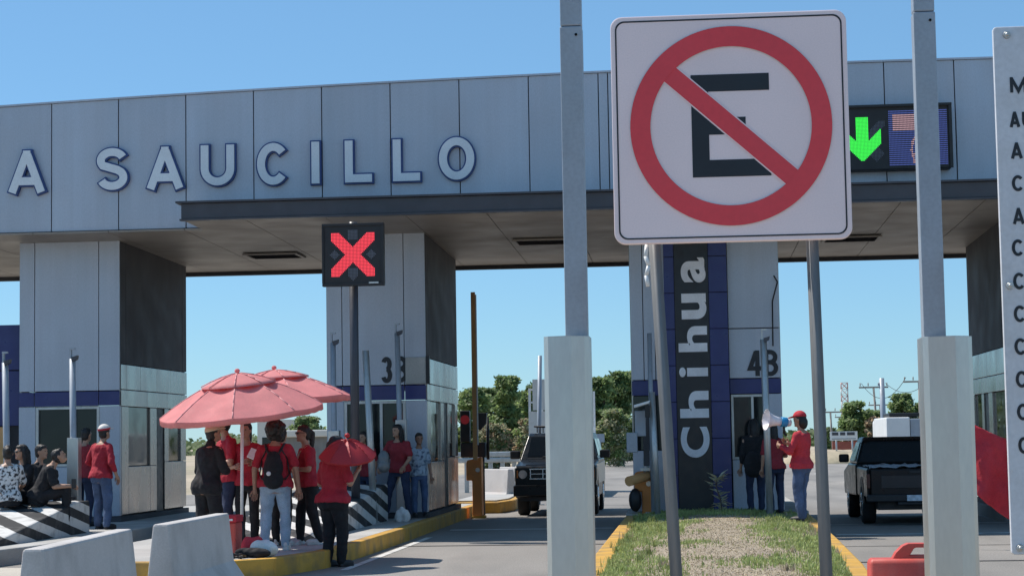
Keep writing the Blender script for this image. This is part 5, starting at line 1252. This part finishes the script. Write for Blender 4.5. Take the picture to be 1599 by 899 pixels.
        if hair == 'pony': mb.limb([S(Hd(0, -.10, .05)), S(Hd(0, -.15, .0)), S(Hd(0, -.145, -.13)), S(Hd(0, -.12, -.29))], [.035 * s, .042 * s, .04 * s, .016 * s])
        if hair == 'short': mb.ell(S(Hd(0, .022, .078)), (.074 * s, .062 * s, .042 * s), HM, 14)
        if hair == 'bob': mb.ell(S(Hd(0, -.065, -.05)), (.088 * s, .07 * s, .11 * s), HM, 14)
        if hair == 'bun': mb.ell(S(Hd(0, -.13, .05)), (.05 * s, .05 * s, .05 * s), HM, 14)
    link('hair', remesh(mb.mesh(), .011, 2, amp, fr, seed), M['hair'], t, local=True)
    if cap:
        mb = MB(); nn = 20; rows = []
        for j in range(7):
            a = (math.pi / 2) * j / 6.4; rows.append([S(Hd(.095 * math.cos(a) * math.cos(q), -.012 + .112 * math.cos(a) * math.sin(q), .045 + .098 * math.sin(a))) for q in [2 * math.pi * i / nn for i in range(nn)]])
        mb.loft(rows); cp = mb.build('cap', M[cap], t, local=True)
        mb = MB(); pts = [S(Hd(.088 * math.cos(q) , .06 + .125 * math.sin(q) * 1.0, .050 - .022 * math.sin(q))) for q in [math.pi * i / 14 for i in range(15)]]
        mb.prism(pts, S(HM @ V((0, 0, .012)))); mb.build('brim', M[cap], cp, local=True)
        if capband:
            mb = MB(); rows = [[S(Hd(.0975 * math.cos(q), -.012 + .1145 * math.sin(q), .042 + z)) for q in [2 * math.pi * i / nn for i in range(nn)]] for z in (0, .032)]
            mb.loft(rows, False); mb.build('band', M[capband], cp, local=True)
    if glasses:
        mb = MB()
        for k in (1, -1): mb.ell(S(Hd(k * .034, .088, .012)), (.029 * s, .012 * s, .020 * s), HM, 12); mb.tube(S(Hd(k * .06, .082, .018)), S(Hd(k * .082, -.01, .014)), .005 * s, n=6)
        mb.tube(S(Hd(-.02, .094, .016)), S(Hd(.02, .094, .016)), .005 * s, n=6); mb.build('sunglasses', M['black'], t, local=True)
    if chestmark:
        mb = MB(); mb.ell(S(T(.06, .145 * fat, .30)), (.035 * s, .012 * s, .02 * s), None, 12); mb.build('chest_print', M['white'], t, local=True)
    t_info = dict(root=t, s=s, T=lambda x, y, z: S(T(x, y, z)), wr={k: S(wr[k]) for k in wr}, hd=lambda x, y, z: S(Hd(x, y, z)), rot=Matrix.Rotation(R_(heading), 3, 'Z'), loc=V((X, Y, Z)))
    t_info['w'] = lambda p: t_info['loc'] + t_info['rot'] @ V(p)
    return t_info
V = Vector
FOLD = (V((.09, .03, -.27)), V((-.06, .20, -.26)))      # right forearm folded across the front
FOLDL = (V((-.09, .03, -.27)), V((.06, .20, -.26)))
UPR = (V((.10, .06, -.26)), V((.06, .26, -.08)))

def at(px, py, Y, z): return XA(px, py, Y), Y, z
# under the beach umbrellas
pj = person('person in black jacket and beige cap with back turned beside the first beach umbrella', *at(324, 760, 23.8, .21), -35, 1.54, 1.22, 'blackcloth', 1.95, 'blackcloth', {1: FOLD, -1: FOLDL}, ((.13, .05), (-.13, -.05)), 'short', 'beige', lean=7, yaw=-15, nod=-12, seed=1, hem=-.16, legfit=1.25, collar=True)
person('person in red shirt and cap facing the one in the black jacket', *at(357, 760, 25.3, .21), 120, 1.68, 1.08, 'redcloth', .7, 'navy', {1: FOLD, -1: FOLDL}, ((.12, 0), (-.12, .04)), 'short', 'darkred', nod=-10, seed=2)
pg3 = person('smiling person in red shirt holding papers, facing the camera beside the umbrella pole', *at(387, 760, 25.2, .21), 172, 1.58, 1.0, 'redcloth', .65, 'blackcloth', {1: FOLD, -1: (V((-.10, .03, -.25)), V((-.02, .24, -.20)))}, ((.1, 0), (-.1, 0)), 'pony', seed=3)
pb = person('person with curly hair, red shirt, light jeans and black backpack', *at(430, 760, 23.9, .21), 4, 1.56, 1.12, 'redcloth', .75, 'denim_l', {1: (V((.10, -.04, -.27)), V((.13, .03, -.53))), -1: (V((-.09, -.05, -.27)), V((-.10, .02, -.53)))}, ((.13, .03), (-.15, .0)), 'afro', seed=4, hips=1.08, lean=2, legfit=1.05, shoes='shoewhite')
person('person in black trousers mostly hidden behind the one with the backpack', *at(437, 760, 24.9, .21), -10, 1.50, 1.0, 'redcloth', .7, 'blackcloth', None, ((.1, 0), (-.1, .1)), 'short', seed=5, shoes='shoewhite')
pp = person('person with ponytail, sunglasses and red shirt with a bag strap across, facing left', *at(482, 760, 25.2, .21), 112, 1.52, 1.05, 'redcloth', .7, 'blackcloth', {1: (V((.07, -.02, -.27)), V((.06, .06, -.5))), -1: FOLDL}, ((.12, .12), (-.12, -.12)), 'pony', glasses=True, seed=6, yaw=8, chestmark=True, shoes='shoewhite', legfit=1.1)
pu = person('person in red shirt and black trousers under a small red hand umbrella', *at(521, 800, 23.9, 0.0), -38, 1.58, 1.24, 'redcloth', .78, 'blackcloth', {1: (V((.10, .02, -.26)), V((.04, .21, -.10))), -1: (V((-.08, .0, -.27)), V((.0, .16, -.30)))}, ((.09, .06), (-.07, -.05)), 'long', seed=7, hips=1.14, legfit=1.12, yaw=-20, lean=3)
person('person in red shirt and dark blue trousers behind the small red umbrella', *at(572, 740, 33.0, .23), 150, 1.46, 1.05, 'darkred', .7, 'navy', {1: FOLD}, ((.1, 0), (-.1, 0)), 'long', seed=8)
pr = person('person in red shirt and dark jeans by booth 3B, grey bag at the side', *at(624, 740, 32.9, .25), 165, 1.55, 1.08, 'darkred', .72, 'navy', {1: (V((.14, .03, -.24)), V((.12, .18, -.40))), -1: (V((-.07, .05, -.27)), V((-.02, .2, -.4)))}, ((.26, .05), (-.20, .05)), 'long', seed=9, yaw=-25, lean=6, shoes='shoeblack')
person('smaller person in light blue patterned top standing against the front corner of booth 3B', *at(654, 740, 33.2, .25), 200, 1.40, .95, 'bluprint', .8, 'denim', None, ((.1, 0), (-.1, .05)), 'short', seed=10, skin='skin2')
# by the striped wedge at left
person('person in red top, jeans and white cap with back turned by the guard post', *at(158, 760, 30.6, .215), -30, 1.63, 1.12, 'redcloth', 1.6, 'denim', {1: (V((.11, -.06, -.26)), V((.10, .06, -.47))), -1: (V((-.12, -.03, -.25)), V((-.04, .14, -.34)))}, ((.14, 0), (-.12, .05)), 'short', 'capwhite', 'redbright', seed=11, nod=-8, legfit=1.1)
person('person in dark red top half hidden behind the guard post with the control box', *at(131, 760, 31.8, .215), -20, 1.60, 1.05, 'darkred', 1.5, 'navy', {1: FOLD}, ((.1, 0), (-.1, 0)), 'short', seed=12)
SITA = {1: (V((.06, .12, -.25)), V((-.02, .33, -.36))), -1: (V((-.06, .12, -.25)), V((.0, .33, -.36)))}
KN = ((.13, .40, .60), (-.13, .40, .60))
person('seated person in black and white patterned top', *at(12, 760, 28.3, .0), 20, 1.60, 1.1, 'print', .8, 'blackcloth', SITA, ((.12, .42), (-.12, .40)), 'bun', sit=.74, seed=13, knees=((.13, .42, .9), (-.13, .42, .9)))
person('seated person in black with long dark hair and sunglasses on the striped wedge', *at(40, 760, 28.9, 0), 140, 1.62, 1.02, 'blackcloth', 1.55, 'blackcloth', SITA, ((.12, .45), (-.12, .42)), 'long', glasses=True, sit=.74, seed=14, yaw=-10, knees=((.13, .42, .92), (-.13, .42, .92)))
person('seated person with dark short hair half hidden between the two in black', *at(58, 760, 29.7, 0), -100, 1.62, 1.0, 'blackcloth', .8, 'blackcloth', SITA, ((.12, .45), (-.12, .42)), 'short', sit=.74, seed=15, knees=((.13, .42, .92), (-.13, .42, .92)))
pf = person('seated person in black bending over a phone by the grey control box', *at(61, 760, 28.6, 0), -75, 1.62, 1.15, 'blackcloth', .8, 'blackcloth', {1: (V((.07, .08, -.26)), V((.0, .30, -.26))), -1: (V((-.07, .08, -.26)), V((.02, .30, -.26)))}, ((.12, .42), (-.12, .45)), 'short', sit=.74, lean=24, nod=-28, seed=16, knees=((.13, .42, .92), (-.13, .42, .92)))
# by the 4B booth
pm = person('person in bright red long sleeved top and red cap speaking into the megaphone', *at(1252, 760, 29.4, .24), 62, 1.60, 1.16, 'redbright', 1.85, 'denim', {1: (V((.09, .10, -.25)), V((.02, .30, -.14))), -1: (V((-.10, .08, -.25)), V((.03, .30, -.16)))}, ((.13, .06), (-.10, -.02)), 'bob', 'redbright', lean=-2, nod=3, seed=17, legfit=1.12)
person('person with long dark hair in dark red top behind the pale post by 4B', *at(1211, 760, 31.9, .26), 25, 1.46, 1.0, 'darkred', .8, 'navy', {1: FOLD, -1: (V((-.07, -.02, -.27)), V((-.06, .05, -.5)))}, ((.1, 0), (-.1, 0)), 'long', seed=18)
pk = person('person in black with long hair at the window of booth 4B', *at(1180, 760, 32.7, .26), 10, 1.52, 1.1, 'blackcloth', 1.6, 'navy', None, ((.1, 0), (-.1, 0)), 'long', seed=19)

# ---- things they carry
def held(info, pt): return info['w'](pt)
# backpack
i = pb; T_ = i['T']; root = thing('backpack', 'black backpack worn by the person with curly hair', 'backpack', i['w'](T_(0, -.2, .0)), R(4))
base = root.location.copy(); rot = Matrix.Rotation(-R(4), 3, 'Z')
def L(p): return rot @ (i['w'](p) - base)
mb = MB(); mb.ell(L(T_(0, -.20, .16)), (.125, .085, .20)); mb.ell(L(T_(0, -.20, .02)), (.13, .09, .12)); mb.ell(L(T_(0, -.18, .32)), (.09, .06, .08))
link('bag', remesh(mb.mesh(), .012, 3, .006, 9), M['blackcloth'], root, local=True)
for k in (1, -1):
    mb = MB(); pts = [L(T_(k * .05, -.17, .34)), L(T_(k * .10, -.135, .43)), L(T_(k * .125, -.07, .495)), L(T_(k * .13, .02, .50)), L(T_(k * .14, .13, .42))]; mb.path(pts, .016, 6)
    mb.path([L(T_(k * .10, -.2, .03)), L(T_(k * .16, -.14, .03)), L(T_(k * .20, -.08, .10)), L(T_(k * .17, -.07, .30)), L(T_(k * .10, -.135, .43))], .01, 6)
    mb.build('strap', M['black'], root, local=True)
mb = MB(); mb.ell(L(T_(-.05, -.285, .10)), (.028, .012, .028)); mb.build('badge', M['white'], root, local=True)
# shoulder strap bag of the person with the ponytail
i = pp; T_ = i['T']; mb = MB(); pts = [T_(-.12, .0, .50), T_(-.10, .12, .42), T_(0, .165, .25), (T_(.12, .15, .06)), T_(.2, .06, -.10), T_(.22, .02, -.25)]
W = [i['w'](p) for p in pts]; root = thing('shoulder_bag', 'slim bag on a pale strap across the person with the ponytail', 'bag', W[-1]); mb.path([w_ - root.location for w_ in W], .012, 6); mb.build('strap', M['beige'], root, local=True)
mb = MB(); mb.ell((0, 0, -.06), (.06, .05, .09)); link('pouch', remesh(mb.mesh(), .012, 2), M['blackcloth'], root, local=True)
# papers of the smiling person
i = pg3; p = i['w'](i['wr'][-1]) + V((.03, -.10, .05)); mb = MB(); mb.prism([p + V((-.10, 0, .02)), p + V((.10, -.05, -.06)), p + V((.14, .0, .06)), p + V((-.05, .05, .13))], (0, -.004, .012)); tag(mb.build('papers', M['paper']), 'sheaf of white papers held by the smiling person', 'papers')
# small umbrella of the person on the road
i = pu; hnd = i['w'](i['wr'][1]); uc = P(545, 702, 23.75)
parasol('hand_umbrella', 'small red umbrella held over the person standing on the road', uc.x - .02, 23.75, hnd.z - .2, uc.z - .06, uc.z + .13, .35, (.06, -.34), M['umb2'], 8, False, False, .3, .01, None, max(.2, uc.z - hnd.z), 1.9)
# megaphone
i = pm; mouth = i['w'](i['hd'](0, .12, -.05)); d = V((-.82, -.28, .12)).normalized(); a = mouth + d * .03
root = thing('megaphone', 'white megaphone with blue body held up to the speaking person in red', 'megaphone', a + d * .15 - V((0, 0, .1)))
o = root.location; u = d.orthogonal().normalized(); v_ = d.cross(u)
def mring(x, r, n=24): return [a + d * x + u * (r * math.cos(2 * math.pi * q / n)) + v_ * (r * math.sin(2 * math.pi * q / n)) - o for q in range(n)]
mb = MB(); mb.loft([mring(.0, .045), mring(.02, .055), mring(.06, .058)]); mb.build('mouthpiece', M['megawhite'], root, local=True)
mb = MB(); mb.loft([mring(.062, .068), mring(.07, .074), mring(.15, .074), mring(.158, .068)]); mb.build('blue_body', M['megablue'], root, local=True)
mb = MB(); mb.loft([mring(.16, .06), mring(.22, .068), mring(.29, .085), mring(.35, .115), mring(.39, .155), mring(.395, .160), mring(.385, .150), mring(.34, .10), mring(.28, .07)]); mb.build('horn', M['megawhite'], root, local=True)
mb = MB(); q0 = a + d * .11 - o; mb.path([q0 - V((0, 0, .07)), q0 - V((0, 0, .17)), q0 - d * .04 - V((0, 0, .19))], .018, 8); mb.build('grip', M['black'], root, local=True)
# phone, grey bag, black bag
i = pf; p = i['w'](i['wr'][1]) + V((.08, -.02, .04)); mb = MB(); mb.box(p - V((.035, .006, .07)), p + V((.035, .006, .07))); tag(mb.build('phone', M['black'], bevel=.006), 'dark phone held by the seated person in black', 'phone')
p = P(598, 718, 32.3); mb = MB(); mb.ell((p.x, 32.4, p.z), (.10, .08, .17)); mb.ell((p.x, 32.38, p.z - .10), (.11, .09, .11)); me = remesh(mb.mesh(), .014, 2, .012, 8)
o = link('bag', me, M['galvdark']); tag(o, 'grey bag hanging at the side of the person with hair over the face', 'bag')
mb = MB(); p = P(1176, 725, 32.3); mb.ell((p.x, 32.35, p.z), (.15, .1, .22)); o = link('bag', remesh(mb.mesh(), .014, 2, .014, 8), M['blackcloth']); tag(o, 'black bag hanging beside the person in black at booth 4B', 'bag')

# ---- things lying at the umbrella foot
xa, xb = XA(349, 830, 22.7), XA(371, 830, 22.7)
t = thing('cool_box', 'upright red cool box between the near barrier and the umbrella pole', 'cool box', ((xa + xb) / 2, 22.75, .215))
mb = MB(); mb.box((xa, 22.6, .215), (xb, 22.95, ZA(360, 815, 22.7))); mb.build('body', M['redplastic'], t, bevel=.02); mb = MB(); mb.box((xa - .01, 22.59, ZA(360, 815, 22.7) + .002), (xb + .01, 22.96, ZA(360, 804, 22.7))); mb.build('lid', M['redbright'], t, bevel=.01); mb = MB(); mb.box((xa + .04, 22.575, ZA(360, 812, 22.7)), (xb - .03, 22.589, ZA(360, 809, 22.7))); mb.build('label_strip', M['white'], t)
def lump(name, label, px, py, Y, r, m, seed, cat):
    p = P(px, py, Y); mb = MB(); rr = random.Random(seed); z = .215
    for q in range(4): mb.ell((p.x + rr.uniform(-.5, .5) * r[0], Y + rr.uniform(-.4, .4) * r[1], z + r[2] * rr.uniform(.35, .7)), (r[0] * .6, r[1] * .6, r[2] * .6))
    o = link(name, remesh(mb.mesh(), .013, 2, .02, 7, seed), M[m]); tag(o, label, cat)
lump('bag', 'crumpled bright red bag on the kerb right of the umbrella pole', 398, 845, 22.6, (.14, .12, .22), 'redbright', 31, 'bag')
lump('bag', 'crumpled white bag on the kerb by the feet of the person in light jeans', 412, 850, 22.5, (.17, .12, .15), 'shoewhite', 32, 'bag')
lump('bag', 'dark flattened bag at the kerb edge near the umbrella foot', 392, 862, 22.35, (.24, .12, .09), 'blackcloth', 33, 'bag')
mb = MB(); rr = random.Random(8)
for k in range(4):
    p0 = V((XA(372, 850, 22.4) + rr.uniform(-.1, .25), 22.3, .22)); pts = [p0]
    for q in range(9): pts.append(pts[-1] + V((rr.uniform(-.08, .09), rr.uniform(-.07, .04), rr.uniform(-.02, .03)))); pts[-1].z = max(.222 if pts[-1].y > 21.9 else .02, min(.42, pts[-1].z))
    mb.path(pts, .012, 6)
tag(mb.build('cable', M['black']), 'tangle of black cables by the umbrella foot on the kerb', 'cable')
# white bag by 3B
lump('bag', 'small white bag at the feet of the people in front of booth 3B', 628, 800, 32.0, (.13, .1, .2), 'shoewhite', 34, 'bag')
# dry plant in front of the name board
Yp = 32.4; pb_ = P(1128, 792, Yp); mb, mp = MB(), MB(); rr = random.Random(4); n = 46
stem = [V((pb_.x, Yp, .28)), V((pb_.x - .03, Yp, .5)), V((pb_.x - .10, Yp - .03, .72)), V((pb_.x - .06, Yp, .86))]
mp.path(stem, .012, 6)
for k in range(n):
    f = rr.random() * 2.999; j = int(f); p = stem[j].lerp(stem[j + 1], f - j); a = rr.uniform(0, 6.28); d = V((math.cos(a), math.sin(a), rr.uniform(-.1, .9))).normalized(); e = d.cross(V((0, 0, 1))).normalized(); ln = rr.uniform(.14, .27)
    mb.poly([p, p + d * ln * .5 + e * .045, p + d * ln - V((0, 0, .03)), p + d * ln * .5 - e * .045], [(0, 1, 2, 3)])
t = thing('dry_plant', 'small pale dry leafy plant in front of the upright name board', 'plant', (pb_.x, Yp, .28)); mb.build('leaf', M['leaf_pale'], t, normals=False); mp.build('stem', M['bark'], t)

# red cloth banner strung between two poles right of the right post
Yx = 26.0; c00, c10, c11, c01 = P(1500, 648, Yx), P(1592, 690, Yx), P(1592, 822, Yx), P(1500, 756, Yx)
root = thing('cloth_banner', 'plain red cloth banner hung slanting between the right post and the white board', 'banner', (c00.x, Yx, 0)); o = root.location.copy()
mb = MB(); nx, nz = 40, 30; vv = []
for j in range(nz + 1):
    row = []
    for i in range(nx + 1):
        u, v = i / nx, j / nz; p = c00.lerp(c10, u).lerp(c01.lerp(c11, u), v); p = p + V((0, .10 * math.sin(u * 9 + v * 2.2) * (.3 + v) + .05 * noise.noise(V((u * 5, v * 4, 3))), -.05 * math.sin(math.pi * u) * (1 - v) + .02 * noise.noise(V((u * 6, v * 3, 8)))))
        row.append(mb.b.verts.new(p - o))
    vv.append(row)
for j in range(nz):
    for i in range(nx): f = mb.b.faces.new((vv[j][i], vv[j + 1][i], vv[j + 1][i + 1], vv[j][i + 1])); f.smooth = True
q = mb.build('cloth', M['redbright'], root, local=True, normals=False); q.modifiers.new('s', 'SOLIDIFY').thickness = .004
for c in (c00, c10):
    mb = MB(); mb.tube((c.x - o.x, 0, 0), (c.x - o.x, 0, c.z + .05), .02, n=10); mb.build('pole', M['white'], root, local=True)
